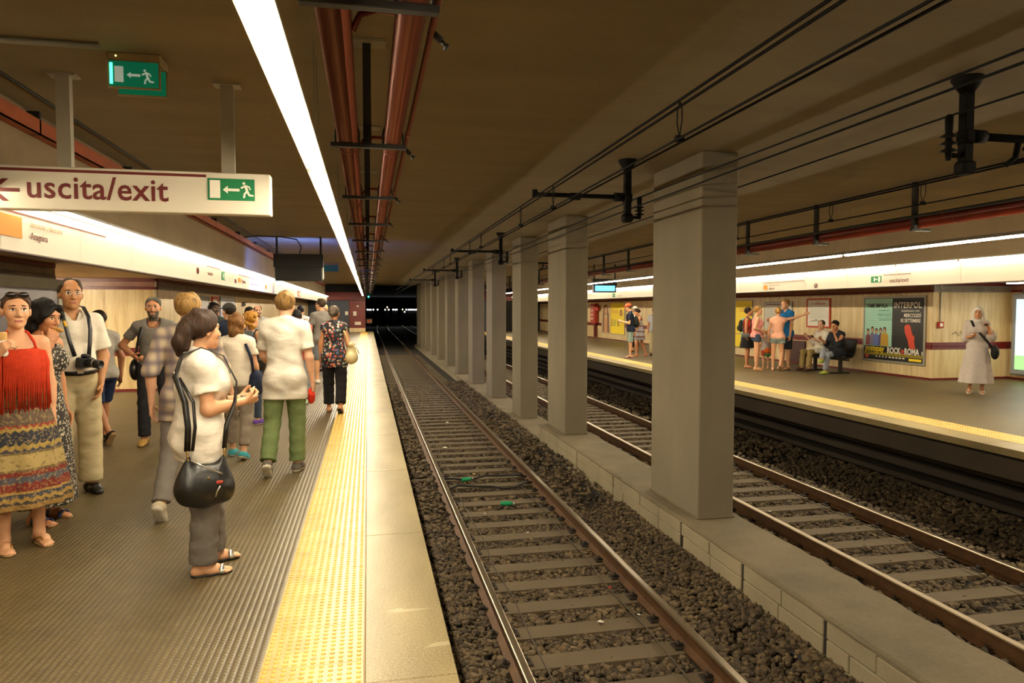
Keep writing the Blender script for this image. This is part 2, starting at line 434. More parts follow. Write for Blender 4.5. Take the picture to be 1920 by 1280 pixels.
# ------------------------------------------------------------------ curb under the pillars
rnd = random.Random(3)
def curb(name, label, ya, yb, ztop, zbot, courses, slots=()):
    t = thing(name, label, 'curb', (3.42, ya, zbot)); L = yb-ya; H = ztop-zbot
    core = MB(); core.box((.03, 0.02, 0), (.72, L-.02, H-.03)); core.build('core', m_under, t)
    # coping with an uneven, chipped top edge
    n = int(L/.16); v = []; f = []
    cop = MB()
    for i in range(n+1):
        y = L*i/n; e1 = rnd.uniform(-.012, .01); e2 = rnd.uniform(-.03, .02); dz = rnd.uniform(-.006, .004)
        cop_pts = [(0+e1*.3, H-.05), (0+e1, H-.012+dz), (.03, H+dz), (.72, H+dz*.5), (.75+e2, H-.012), (.75+e2*.5, H-.06), (.70, .0), (.05, .0)] if False else [(e1*.4, H-.035), (e1, H-.012+dz), (.035, H+dz), (.71+e2*.5, H+dz*.5), (.75+e2, H-.02), (.745, H-.035)]
        v += [(a, y, z) for a, z in cop_pts]
    for i in range(n):
        for j in range(6):
            j2 = (j+1) % 6; f.append((i*6+j, i*6+j2, (i+1)*6+j2, (i+1)*6+j))
    f += [tuple(range(6)), tuple(n*6+j for j in range(6))]
    cop.add(v, f); cop.build('coping', m_coping, t)
    MB().box((.68, .01, 0), (.745, L-.01, H-.036)).build('far_face', m_block, t)
    hs = (H-.037)/courses
    for c in range(courses):
        y = 0.0 if c % 2 == 0 else -.3
        while y < L:
            wd = .62 + rnd.uniform(-.04, .04); e0 = y+wd
            for q in slots:
                if y < q-ya < e0: e0 = q-ya
            a, e = max(y, 0)+.006, min(e0, L)-.006
            for q in slots:
                if abs(a-.006-(q-ya)) < .02: a += .03
            if e-a > .05:
                d = rnd.uniform(-.004, .006)
                MB().box((d, a, c*hs+.005), (.05, e, (c+1)*hs-.004), .006).build('concrete_block', m_block, t)
            y = e0
    for q in slots:
        MB().box((.012, q-ya, .0), (.032, q-ya+.03, H-.04)).build('drain_slot', m_tunnel, t)
    return t
curb('curb', 'tall block-faced concrete curb under the two nearest pillars', 2.2, 13.75, -.735, -1.2, 3, [4.62, 5.82, 7.13, 9.33, 11.1])
for i, (a, bb) in enumerate(((13.77, 20.0), (20.0, 32.0), (32.0, 52.5))):
    curb('curb', 'low concrete curb between the tracks beyond the step, %s length' % ordn(i), a, bb-.01, -1.03, -1.25, 1)
# ------------------------------------------------------------------ track bed
RT = -1.05                       # rail head level
def ballast_mat():
    m = bpy.data.materials.new('ballast_stone'); t = NT(m)
    g = t.n.new('ShaderNodeNewGeometry')
    n = t.noise(1.2, 3, g.outputs['Position']); r = g.outputs['Random Per Island']
    f = t.math('ADD', t.math('MULTIPLY', n, .5), t.math('MULTIPLY', r, .5))
    t.col(t.ramp(f, [(.2, lin('2d2317')), (.5, lin('4d3f2b')), (.8, lin('6d5b40'))]))
    t.b.inputs['Roughness'].default_value = .85
    return m
m_stone = ballast_mat()
m_bed = M('ballast_bed', '2b231a', .95, var=.5, vscale=14, bump=1.0, bscale=22, bdist=.03)
CURVE0, CK = 82.0, 4.0e-4
def cx(x, y): return x + (CK*(y-CURVE0)**2 if y > CURVE0 else 0.0)
bed = MB(); bed.box((EL-.3, Y0, -1.45), (3.45, Y1+30, -1.262)); bed.box((4.14, Y0, -1.45), (ER+1.0, Y1+30, -1.262))
struct('floor_track_bed', bed, m_bed, label='dark ground of the track bed under the ballast', cat='ground')
def bed_z(x):
    """ballast surface across the section"""
    if x < 3.9:
        return -1.20 + (max(0, x-2.72)/.65)*.13 if x > 2.70 else (-1.198 if x < 1.03 else -1.24)
    return -1.24 if 4.95 < x < 6.64 else (-1.195 if x < 5 else -1.19+(x-6.64)*.12)
def stones(xa, xb, ya, yb, size, n, name, label):
    rs = np.random.RandomState(int(ya*10+xa*100) % 9999)
    phi = (1+5**.5)/2
    ico = np.array([(-1,phi,0),(1,phi,0),(-1,-phi,0),(1,-phi,0),(0,-1,phi),(0,1,phi),(0,-1,-phi),(0,1,-phi),(phi,0,-1),(phi,0,1),(-phi,0,-1),(-phi,0,1)], float)/1.9
    tri = np.array([(0,11,5),(0,5,1),(0,1,7),(0,7,10),(0,10,11),(1,5,9),(5,11,4),(11,10,2),(10,7,6),(7,1,8),(3,9,4),(3,4,2),(3,2,6),(3,6,8),(3,8,9),(4,9,5),(2,4,11),(6,2,10),(8,6,7),(9,8,1)])
    x = rs.uniform(xa, xb, n); y = rs.uniform(ya, yb, n)
    # stay off the sleepers and rails
    keep = np.ones(n, bool)
    for tx, off in ((1.865, 5.79), (5.80, 5.70)):
        on = np.abs(((y-off+.255) % .51)-.255) < .105
        on &= np.abs(x-tx) < .80
        stray = rs.rand(n) < .045
        keep &= ~(on & ~stray)
        for s in (-1, 1): keep &= np.abs(x-(tx+s*.742)) > .075
    x, y = x[keep], y[keep]; n = len(x)
    z = np.array([bed_z(v) for v in x]) + rs.uniform(-.012, .018, n)
    sc = size*rs.uniform(.55, 1.25, (n, 1, 1))*np.stack([rs.uniform(.8, 1.25, n), rs.uniform(.7, 1.1, n), rs.uniform(.55, .85, n)], 1)[:, None, :]
    v = ico[None]*(1+rs.uniform(-.28, .28, (n, 12, 1)))*sc*.5
    a = rs.uniform(0, 6.28, n); tl = rs.uniform(-.6, .6, n)
    ca, sa, ct, st_ = np.cos(a)[:, None], np.sin(a)[:, None], np.cos(tl)[:, None], np.sin(tl)[:, None]
    X, Yv, Z = v[..., 0], v[..., 1], v[..., 2]
    Y2 = Yv*ct-Z*st_; Z2 = Yv*st_+Z*ct
    V = np.stack([X*ca-Y2*sa+x[:, None], X*sa+Y2*ca+y[:, None], Z2+z[:, None]], 2).reshape(-1, 3)
    F = (tri[None]+(np.arange(n)*12)[:, None, None]).reshape(-1, 3)
    me = bpy.data.meshes.new(name)
    me.vertices.add(len(V)); me.vertices.foreach_set('co', V.ravel())
    me.loops.add(F.size); me.loops.foreach_set('vertex_index', F.ravel().astype(np.int32))
    me.polygons.add(len(F)); me.polygons.foreach_set('loop_start', np.arange(0, F.size, 3, dtype=np.int32)); me.polygons.foreach_set('loop_total', np.full(len(F), 3, np.int32))
    me.polygons.foreach_set('use_smooth', np.zeros(len(F), bool)); me.update(calc_edges=True); me.validate(); me.materials.append(m_stone)
    o = link(name, me); tag(o, label, 'ballast', kind='stuff')
stones(EL-.2, 3.44, 2.8, 9.0, .058, 21000, 'ballast', 'loose dark ballast stones of the left track in the foreground')
stones(EL-.2, 3.44, 9.0, 26.0, .08, 9000, 'ballast', 'loose dark ballast stones of the left track farther away')
stones(4.18, ER+.75, 3.2, 11.0, .068, 13500, 'ballast', 'loose dark ballast stones of the right track in the foreground')
stones(4.18, ER+.75, 11.0, 28.0, .09, 7500, 'ballast', 'loose dark ballast stones of the right track farther away')
# sleepers with rail fasteners
m_slp = concrete('sleeper_dusty', '5c4e39', .3, fine=50)
m_fast = M('fastener_iron', '2b2118', .7, .3, var=.3)
m_web = M('rail_rust', '5a3d22', .65, .35, var=.3, vscale=8)
m_head = M('rail_polished', 'b0a28c', .28, .9, var=.15, vscale=4, stretch=(20, .4, 20))
b = MB(); b.prism([(-1.2, -.09), (-1.2, -.005), (-1.19, 0), (1.19, 0), (1.2, -.005), (1.2, -.09)], 1, -.11, .11); slp_me = b.mesh('sleeper', m_slp)
def fmesh():
    b = MB(); b.box((-.05, -.06, 0), (.05, .06, .018), .005)
    b.lathe([(.022, .018), (.022, .04), (.014, .042), (.014, .058)], 6); b.box((-.045, -.02, .018), (.012, .02, .03))
    return b.mesh('rail_fastener', m_fast)
f_me = fmesh()
for tx, off, side in ((1.865, 5.79, 'left'), (5.80, 5.70, 'right')):
    n0 = -5 if side == 'left' else -3
    i = 0
    for k in range(n0, 74):
        y = off + .51*k
        o = link('sleeper', slp_me, None, (tx, y, RT-.16)); i += 1
        tag(o, 'dusty sleeper of the %s track, %s from the camera' % (side, ordn(i-1)), 'sleeper', 'sleepers of the %s track' % side)
        if k < 14:
            for s in (-1, 1):
                for q in (-1, 1):
                    link('rail_fastener', f_me, o, (s*.742+q*.088, 0, 0), (0, 0, 0 if q > 0 else math.pi))
# rails: flat-bottom section, polished head as its own part
def rail(x, label):
    ysr = [Y0, 20, CURVE0] + [CURVE0+6*k for k in range(1, 24)]
    def sweep(poly):
        b = MB(); v = []; f = []; n = len(poly)
        for y in ysr:
            xx = cx(x, y); v += [(xx+a, y, RT+z) for a, z in poly]
        for i in range(len(ysr)-1):
            for j in range(n): f.append((i*n+j, i*n+(j+1) % n, (i+1)*n+(j+1) % n, (i+1)*n+j))
        f += [tuple(range(n)), tuple((len(ysr)-1)*n+j for j in range(n))]
        return b.add(v, f)
    t = sweep([(-.07, -.16), (.07, -.16), (.07, -.148), (.011, -.128), (.009, -.045), (.034, -.036), (.036, -.012), (-.036, -.012), (-.034, -.036), (-.009, -.045), (-.011, -.128), (-.07, -.148)]).build('rail', m_web)
    tag(t, label, 'rail', 'running rails')
    sweep([(-.036, -.012), (-.033, -.003), (-.024, 0), (.024, 0), (.033, -.003), (.036, -.012)]).build('rail_head', m_head, t)
rail(1.123, 'steel rail of the left track beside the left platform')
rail(2.607, 'steel rail of the left track beside the pillars')
rail(5.058, 'steel rail of the right track beside the pillars')
rail(6.542, 'steel rail of the right track beside the right platform')
# cables laid along the rails
m_cable = M('cable_grey', '4a3f30', .7)
def cable(x0, label, z=RT-.135, wob=.03, ya=2.0, yb=40):
    r = random.Random(int(x0*77)); pts = []
    y = ya
    while y < yb: pts.append((x0+r.uniform(-wob, wob), y, z+r.uniform(0, .015))); y += .9
    tag(MB().tube(pts, .007, 5).build('track_cable', m_cable), label, 'cable', 'thin cables between the rails')
cable(1.34, 'thin grey cable along the first rail of the left track'); cable(2.36, 'thin grey cable along the second rail of the left track')
cable(6.3, 'thin grey cable along the outer rail of the right track', ya=3)
# black hoses across the left track
m_hose = M('hose_black', '15120e', .6)
for y, a, lab in ((10.55, .15, 'black hose lying across the left track, nearer one'), (11.2, -.1, 'black hose lying across the left track, farther one')):
    pts = [(1.2+1.35*k/8, y+a*math.sin(k*.9)+.04*k*a, RT-.10+.015*math.sin(k*2)) for k in range(9)]
    tag(MB().tube(pts, .018, 6).build('hose', m_hose), lab, 'hose', 'black hoses across the left track')
# litter on the tracks
m_green = M('bottle_green', '1c9a63', .25, var=.2); m_litter = M('litter_white', 'd9d2c2', .7, var=.2); m_litred = M('litter_red', 'c8311c', .5); m_cap = M('bottle_label', 'd6e6da', .5); m_lityel = M('litter_straw', 'b59a58', .8)
def bottle(x, y, ang, label):
    t = thing('bottle', label, 'bottle', (x, y, RT-.135), ang, 'green bottles on the left track')
    b = MB(); b.lathe([(.005, -.095), (.03, -.095), (.032, -.085), (.032, .03), (.026, .05), (.012, .075), (.011, .09), (.005, .09)], 12, axis='x', c=(0, 0, .034)); b.build('body', m_green, t)
    b = MB(); b.lathe([(.005, .088), (.014, .088), (.014, .105), (.005, .105)], 10, axis='x', c=(0, 0, .034)); b.build('cap', m_cap, t)
bottle(1.56, 11.1, .3, 'crushed green bottle beside the first rail of the left track'); bottle(1.92, 9.58, -.2, 'green bottle lying between the rails of the left track')
def scrap(x, y, s, mat, label, z=None):
    r = random.Random(int(x*991+y*17)); b = MB()
    v = [(r.uniform(-1, 1)*s*.3 + s*math.cos(a), r.uniform(-1, 1)*s*.3 + s*.8*math.sin(a), r.uniform(.2, 1)*s*.6) for a in [k*1.047 for k in range(6)]] + [(0, 0, s*.9), (0, 0, 0)]
    b.add(v, [(i, (i+1) % 6, 6) for i in range(6)] + [((i+1) % 6, i, 7) for i in range(6)])
    o = b.build('litter', mat, None, (x, y, (RT-.16+.01) if z is None else z)); tag(o, label, 'litter', 'litter on the tracks')
for a in ((2.37, 6.55, .02, m_litred, 'small red bottle top between the rails of the left track'),
          (2.02, 5.82, .035, m_litter, 'crumpled white paper near the middle of the left track'),
          (2.42, 5.9, .02, m_litter, 'small white scrap beside the cable of the left track'),
          (1.0, 5.5, .018, m_litter, 'white scrap outside the first rail, nearest one'), (1.02, 6.9, .018, m_litter, 'white scrap outside the first rail, farther one'),
          (1.5, 13.9, .05, m_litter, 'white cup far up the left track'), (1.9, 17.0, .05, m_litter, 'pale scrap beyond the white cup on the left track'),
          (1.95, 8.4, .02, m_litter, 'white scrap between sleepers past the green bottle'),
          (1.55, 9.3, .02, m_litter, 'white scrap by the first rail near the black hoses'),
          (1.75, 11.6, .03, m_lityel, 'straw coloured scrap beyond the green bottle'),
          (5.45, 8.6, .02, m_litter, 'white scrap between the rails of the right track'), (6.9, 9.6, .03, m_litter, 'white paper on the dark ballast beside the right platform'),
          (2.95, 16.0, .09, M('brown_lump', '4d3626', .9), 'brown heap beside the rail near the low curb')):
    scrap(*a)
# ------------------------------------------------------------------ overhead line
m_iron = M('catenary_iron', '0b0907', .75, 0, var=.3, spec=.2)
def wire(name, label, pts, r=.008, group='overhead line wires'):
    tag(MB().tube(pts, r, 6).build(name, m_iron), label, 'wire', group)
def straight(x, z, ya=-3, yb=66): return [(x, ya, z), (x, 20, z), (x, yb, z)]
wire('messenger_wire', 'upper overhead wire of the left track, outer strand', straight(1.85, 2.875), .009)
wire('messenger_wire', 'upper overhead wire of the left track, inner strand', straight(1.905, 2.872), .009)
wire('contact_wire', 'lower overhead wire of the left track, outer strand', straight(1.85, 2.648), .007)
wire('contact_wire', 'lower overhead wire of the left track, inner strand', straight(1.905, 2.648), .007)
wire('messenger_wire', 'upper overhead wire of the right track, outer strand', straight(5.77, 2.965), .011)
wire('messenger_wire', 'upper overhead wire of the right track, inner strand', straight(5.84, 2.955), .011)
wire('contact_wire', 'lower overhead wire of the right track', straight(5.8, 2.735), .008)
def dropper(x, y, z0, z1, label):
    t = thing('dropper', label, 'dropper', (x, y, z0), group='dropper loops of the overhead line'); h = z1-z0
    pts = [(0, .0, 0.02), (0, -.035, h*.5), (0, -.03, h*.85), (0, 0, h+.015), (0, .03, h*.85), (0, .035, h*.5)]
    MB().tube(pts, .0045, 5, closed=True).build('loop', m_iron, t)
    b = MB(); b.box((-.03, -.015, -.01), (.03, .015, .03), .005); b.build('clamp', m_iron, t)
for i, y in enumerate((4.0, 6.95, 8.5, 11.6, 12.9, 16.0, 17.4, 20.5)):
    dropper(1.878, y, 2.65, 2.875, 'dropper loop on the left overhead line, %s from the camera' % ordn(i))
for i, y in enumerate((6.4, 7.9, 10.2, 12.4, 20.0, 21.6)):
    dropper(5.8, y, 2.735, 2.96, 'dropper loop on the right overhead line, %s from the camera' % ordn(i))
def insulator(t, c, h, r=.062):
    x, y, z = c; b = MB(); prof = [(.018, 0), (.022, .03)]; n = 3; z0 = .05
    for k in range(n):
        zz = h*.18 + k*h*.16
        prof += [(.024, zz), (r, zz+.008), (.024, zz+h*.09)]
    prof += [(.028, h*.7), (.03, h*.95), (.016, h)]
    b.lathe(prof, 12, c); b.build('insulator', m_iron, t)
def support(x, y, tow, label, tx, big=False):
    """post hung from the ceiling with an arm over the track; tow = -1 towards the left track"""
    t = thing('catenary_support', label, 'support', (x, y, 3.35), group='overhead line supports')
    b = MB(); b.lathe([(.11, 0), (.11, -.012), (.09, -.05), (.05, -.11), (.042, -.13)][::-1], 14); b.build('ceiling_flange', m_iron, t)
    b = MB(); b.box((-.038, -.038, -.70), (.038, .038, -.08), .006); b.build('post', m_iron, t)
    MB().box((-.06, -.06, -.72), (.06, .06, -.62), .02).build('clamp', m_iron, t); MB().box((-.05, -.055, -.50), (.05, .055, -.38), .02).build('clamp', m_iron, t)
    L = abs(tx-x)
    z = -.43
    b = MB(); b.tube([(tow*.05, 0, z), (tow*.16, 0, z)], .05, 10); b.tube([(tow*.14, 0, z), (tow*(L+.03), 0, z)], .026 if not big else .03, 10); b.tube([(tow*L, 0, z-.035), (tow*L, 0, z+.05)], .032, 8); b.tube([(tow*L*.52, 0, z-.01), (tow*L*.62, 0, z-.01)], .042, 8); b.build('arm', m_iron, t)
    if tow > 0: b = MB(); b.tube([(tow*.35*L, 0, z), (tow*.33*L, 0, z-.14), (tow*.27*L, 0, z-.2)], .022, 8); b.tube([(tow*.27*L, 0, z-.2), (tow*.75*L, 0, z-.06), (tow*L*.85, 0, z-.0)], .014, 6); b.tube([(tow*.38*L, 0, z-.07), (tow*.9*L, 0, z-.21)], .014, 6); b.build('steady_arm', m_iron, t)
    b = MB(); b.tube([(0, 0, -.58 if big else -.66), (-tow*.15, 0, -.58 if big else -.66)], .018, 8); b.build('insulator_bracket', m_iron, t)
    insulator(t, (-tow*.15, 0, -.62 if big else -.68), .34 if big else .26)
support(2.98, 7.72, -1, 'overhead line support with arm above the left track, nearest one', 1.87)
support(2.98, 15.6, -1, 'overhead line support with arm above the left track, second one', 1.87)
support(2.98, 23.5, -1, 'overhead line support with arm above the left track, third one', 1.87)
support(2.98, 31.4, -1, 'overhead line support with arm above the left track, fourth one', 1.87)
support(4.42, 4.48, 1, 'large overhead line support with ribbed insulator at the top right', 5.8, True)
support(4.42, 19.2, 1, 'overhead line support above the right track seen between the pillars', 5.8)
# feeder wires
wire('feeder_wire', 'upper feeder wire in front of the pillars', [(3.20, -2, 2.88), (3.18, 3.2, 2.90), (3.14, 7.72, 2.93), (3.14, 15.6, 2.93), (3.14, 40, 2.93)], .008)
wire('feeder_wire', 'lower feeder wire in front of the pillars', [(3.05, -2, 2.77), (3.05, 7.72, 2.80), (3.05, 15.6, 2.80), (3.05, 40, 2.80)], .008)
wire('feeder_wire', 'feeder wire behind the nearest pillar reaching the ribbed insulator', [(4.27, -2, 3.0), (4.27, 4.48, 3.06), (4.27, 12, 3.02), (4.27, 40, 3.02)], .008)
# ------------------------------------------------------------------ copper coloured pipes under the ceiling
m_pipe = M('pipe_copper_red', '5f3020', .3, .35, var=.2, vscale=3, stretch=(6, .3, 6))
m_pipe2 = M('pipe_dark_red', '6e2213', .4, .2, var=.25, vscale=3)
m_plate = M('ceiling_plate', '8f846c', .6, var=.15)
def pipe_run(x, label, r, ya, yb, z, mat=m_pipe, step=2.6, group='ceiling pipes'):
    t = thing('ceiling_pipe', label, 'pipe', (x, ya, z), group=group)
    b = MB(); b.tube([(0, 0, 0), (0, yb-ya, 0)], r, 18); b.build('pipe', mat, t)
    y = 1.4
    while y < min(yb-ya, 26):
        b = MB(); b.tube([(0, y, 0), (0, y+.012, 0)], r+.004, 18); b.build('joint_ring', m_pipe2, t); y += step
pipe_run(-.12, 'thicker copper red pipe under the ceiling next to the left lamp line', .068, 1.0, 60, 2.765)
pipe_run(.172, 'copper red pipe under the ceiling on the track side', .058, 1.0, 60, 2.755)
pipe_run(.262, 'thin copper conduit beside the ceiling pipes', .013, 1.0, 60, 2.74, step=2.15)
for i in range(26):
    y = 2.53+2.15*i
    lab = ('black bracket under the left ceiling pipes, %s from the camera' % ordn(i))
    t = thing('pipe_bracket', lab, 'bracket', (0, y, 2.69), group='black brackets of the left ceiling pipes')
    b = MB(); b.box((-.225, -.022, -.022), (.26, .022, .006), .003); b.build('crossbar', m_black, t)
    b = MB(); b.box((-.018, -.018, 0), (.034, .018, .65)); b.build('hanger', m_black, t)
    b = MB(); b.box((-.11, -.07, .645), (.13, .07, .66)); b.build('ceiling_plate', m_plate, t)
    for px_, pr in ((-.12, .075), (.172, .065)):
        pts = [(px_-pr, 0, .0), (px_-pr, 0, .075)] + [(px_-pr*math.cos(a), 0, .075+pr*math.sin(a)) for a in (.5, 1.0, 1.57, 2.1, 2.6)] + [(px_+pr, 0, .075), (px_+pr, 0, 0)]
        MB().tube(pts, .006, 5).build('pipe_clamp', m_black, t)
    # cross tube with sprinkler nozzle
    pts = [(-.05, .42, .06), (-.02, .40, .12), (.05, .40, .145), (.12, .40, .14), (.24, .40, .10)]
    MB().tube(pts, .014, 8).build('link_tube', m_pipe2, t)
    b = MB(); b.tube([(.26, .40, .08), (.31, .40, .04)], .016, 8); b.tube([(.31, .40, .04), (.325, .40, .02)], .008, 6); b.tube([(.325, .40, .02), (.335, .4, .012)], .016, 8); b.build('nozzle', m_black, t)
# right side pipe with hangers
pipe_run(7.42, 'dark red pipe under the ceiling along the right platform', .085, 1.0, 50, 2.81, m_pipe2, group='right ceiling pipes')
pipe_run(7.20, 'thin dark conduit beside the right ceiling pipe', .02, 1.0, 50, 2.86, m_black, group='right ceiling pipes')
for i in range(18):
    y = 3.95+2.12*i
    t = thing('pipe_hanger', 'black hanger of the right ceiling pipe, %s from the right' % ordn(i), 'hanger', (7.3, y, 2.70), group='black hangers of the right ceiling pipe')
    b = MB(); b.box((-.03, -.03, 0), (.03, .03, .645)); b.build('post', m_black, t)
    b = MB(); b.box((-.06, -.025, -.02), (.24, .025, .01), .004); b.build('foot', m_black, t)
    b = MB(); b.box((-.09, -.07, .64), (.09, .07, .65)); b.build('ceiling_plate', m_plate, t)
# cable tray and cables on the left upper wall
m_tray = M('orange_tray', '99491f', .5, .1, var=.2)
t = thing('cable_tray', 'orange cable tray in the corner above the left sign band', 'tray', (XUL, 0, 3.13))
b = MB(); b.box((0, 1, 0), (.10, 48, .012)); b.box((.088, 1, 0), (.10, 48, .13)); b.build('tray', m_tray, t)
for k in range(10):
    b = MB(); b.box((0, 2+k*2.4, .0), (.10, 2.03+k*2.4, .20)); b.build('tray_bracket', m_black, t)
b = MB(); b.box((-.0, 9.0, -.05), (.12, 9.9, .0)); b.build('cover_plate', m_tray, t)
tag(MB().tube([(XUL+.28, 1, 3.335), (XUL+.27, 8, 3.335), (XUL+.26, 14, 3.33), (XUL+.28, 30, 3.335)], .012, 6).build('ceiling_cable', m_black), 'black cable clipped to the ceiling along the orange tray', 'cable')
tag(MB().tube([(-5, 5.06, 3.33), (-1.7, 5.06, 3.33)], .02, 6).build('ceiling_conduit', M('conduit_grey', '7d7462', .6)), 'pale conduit crossing the ceiling to the green exit lamp', 'conduit')
tag(MB().tube([(XUL+.05, 17.0, 3.26), (-2.5, 17.2, 3.33), (-2.0, 17.35, 3.33), (-1.65, 17.4, 3.28), (-1.55, 17.4, 3.1), (-1.6, 17.42, 2.9)], .014, 6).build('monitor_cable', m_black), 'black cable arching across the ceiling to the monitor', 'cable')
# ------------------------------------------------------------------ lit sign bands
def band_face(name='sign_band_white'):
    m = bpy.data.materials.new(name); t = NT(m); t.col(lin('cfc8b8')); t.b.inputs['Roughness'].default_value = .45; return m
m_band = band_face(); m_lip = M('band_lip_brown', '4a2a20', .5); m_post = M('sign_steel', 'aaa28f', .45, .3)
c_red = M('sign_red', '6a1d1a', .6); c_grey = M('sign_pale_brown', 'b79f86', .6); c_green = M('sign_green', '137a4a', .55); c_white = M('sign_white', 'efe9dc', .6); c_orange = M('sign_orange', 'e08a2a', .6); c_dark = M('sign_dark', '3b2a22', .6)
def band(x, side, label, ya, yb, brk=None):
    """white sign band; face looks along side (+1: towards +x)"""
    t = thing('sign_band', label, 'sign band', (x, ya, 2.07)); L = yb-ya; n = round(L/1.525); w = L/n
    me = MB().prism([(0, .012), (side*.012, .012), (side*.03, .40), (0, .40)], 1, .002, w-.002).mesh('panel', m_band)
    for i in range(n): link('panel', me, t, (0, i*w, 0))
    MB().box((-side*.10, 0, .0), (side*.016, L, .012)).build('bottom_lip', m_lip, t)
    MB().prism([(-side*.10, .43), (-side*.10, .445), (side*.15, .445), (side*.15, .422), (side*.142, .422), (side*.142, .43)], 1, 0, L).build('added_hood', m_house, t)  # hood added to keep the tube light off the upper wall and ceiling
    b = MB(); b.box((-side*.10, 0, .012), (-side*.002, L, .43)); b.build('box_back', m_lip, t)
    k = 0; tm = MB().prism([(side*.060, .406), (side*.082, .398), (side*.104, .406), (side*.104, .427), (side*.060, .427)], 1, .05, w-.05).mesh('tube', em_fascia)
    for i in range(n): link('tube', tm, t, (0, i*w, 0))
    return t
bl = band(-2.77, 1, 'lit white sign band along the left platform wall', -6.0, 49.7)
br = band(10.42, -1, 'lit white sign band along the right platform wall', -6.0, 49.7)
tag(MB().box((-2.76, 21.6, 2.07), (-2.70, 21.85, 2.50), .005).build('band_junction', m_post), 'narrow steel divider on the left sign band', 'divider')
# lettering of the bands (children of the band)
PL = Euler((math.pi/2, 0, math.pi/2))          # reads from +x side
PR = Euler((math.pi/2, 0, -math.pi/2))
def bandtext(par, s, y, z, size, mat, **kw):
    left = par is bl; x = .03 if left else -.03; ya = -6.0
    return text('lettering', s, size, mat, par, (x, y-ya, z-2.07), PL if left else PR, **kw)
def bandbox(par, y0, y1, z0, z1, mat, name='mark', dx=.0):
    left = par is bl; s = 1 if left else -1
    MB().box((s*(.02+dx), y0+6.0, z0-2.07), (s*(.032+dx), y1+6.0, z1-2.07)).build(name, mat, par)
def ring(par, y, z, r, mat):
    s = 1 if par is bl else -1
    pts = [(s*.03, y+6+r*math.cos(a*math.pi/8), z-2.07+r*math.sin(a*math.pi/8)) for a in range(16)]
    MB().tube(pts, r*.16, 5, closed=True).build('no_smoking_ring', mat, par)
    MB().tube([(s*.03, y+6-r*.65, z-2.07+r*.65), (s*.03, y+6+r*.65, z-2.07-r*.65)], r*.14, 5).build('no_smoking_bar', mat, par)
def exitmark(par, y0, z0, w, h, flip=False):
    bandbox(par, y0, y0+w, z0, z0+h, c_green, 'exit_sign')
    d0, d1 = (y0+w*.06, y0+w*.27) if flip else (y0+w*.73, y0+w*.94)
    bandbox(par, d0, d1, z0+h*.1, z0+h*.9, c_white, 'exit_door', .001)
    bandbox(par, y0+w*.36, y0+w*.56, z0+h*.42, z0+h*.58, c_white, 'exit_arrow', .001); bandbox(par, y0+w*(.6 if flip else .3), y0+w*(.7 if flip else .4), z0+h*.2, z0+h*.8, c_white, 'exit_runner', .001)
bandbox(bl, 5.9, 8.2, 2.385, 2.395, c_red, 'red_line'); bandbox(bl, 6.0, 6.35, 2.19, 2.36, c_orange, 'line_mark')
bandtext(bl, 'direzione / direction', 6.5, 2.30, .075, c_grey); bandtext(bl, 'Anagnina', 6.5, 2.20, .085, c_red)
ring(bl, 12.3, 2.25, .05, c_red)
bandbox(bl, 13.0, 14.1, 2.365, 2.375, c_red, 'red_line'); bandtext(bl, '\u25c2 uscita/exit', 13.0, 2.22, .09, c_red); exitmark(bl, 14.25, 2.18, .30, .16)
bandbox(bl, 15.6, 15.75, 2.17, 2.25, c_red, 'line_mark'); bandbox(bl, 16.0, 19.0, 2.36, 2.37, c_red, 'red_line'); bandbox(bl, 16.0, 16.3, 2.2, 2.3, c_orange, 'line_mark')
bandtext(bl, 'Ottaviano', 16.4, 2.20, .12, c_red); bandtext(bl, 'San Pietro - Musei Vaticani', 17.6, 2.20, .09, c_grey)
bandbox(bl, 20.0, 21.2, 2.36, 2.37, c_red, 'red_line'); bandbox(bl, 20.05, 20.3, 2.17, 2.28, c_orange, 'line_mark')
bandbox(bl, 22.6, 23.6, 2.35, 2.36, c_red, 'red_line'); bandtext(bl, 'Ottaviano', 24.0, 2.2, .12, c_grey); bandtext(bl, 'uscita/exit', 26.0, 2.2, .12, c_grey)
bandbox(bl, 29.0, 30.2, 2.12, 2.36, M('sign_band_orange_red', 'c4451f', .5), 'line_mark')
for y, w_ in ((29.3, .12), (29.6, .2), (29.95, .1)): bandbox(bl, y, y+w_, 2.16, 2.30, c_white, 'mark', .001)
# right band, from the right edge of the picture
bandtext(br, 'uscita/exit', 12.28, 2.155, .125, c_red); bandbox(br, 11.72, 12.45, 2.31, 2.32, c_red, 'red_line') ; exitmark(br, 12.52, 2.17, .29, .13, True)
ring(br, 14.65, 2.17, .05, c_red)
bandbox(br, 15.1, 16.9, 2.31, 2.32, c_red, 'red_line'); bandbox(br, 16.7, 16.87, 2.13, 2.25, c_orange, 'line_mark')
bandtext(br, 'direzione / direction', 16.62, 2.22, .06, c_grey); bandtext(br, 'Battistini', 16.62, 2.13, .075, c_red)
bandtext(br, 'Ottaviano - San Pietro - Musei Vaticani', 22.6, 2.14, .17, c_grey); bandbox(br, 18.6, 22.4, 2.32, 2.33, c_red, 'red_line')
bandbox(br, 26.6, 28.0, 2.31, 2.32, c_grey, 'red_line'); bandtext(br, 'uscita/exit', 28.0, 2.14, .14, c_grey); bandbox(br, 28.3, 28.6, 2.13, 2.20, c_green, 'exit_sign'); bandbox(br, 28.3, 28.6, 2.22, 2.29, c_green, 'exit_sign')
for y in (31.5, 33.0, 36.0, 39.0): bandbox(br, y, y+1.0, 2.3, 2.315, c_grey, 'red_line')
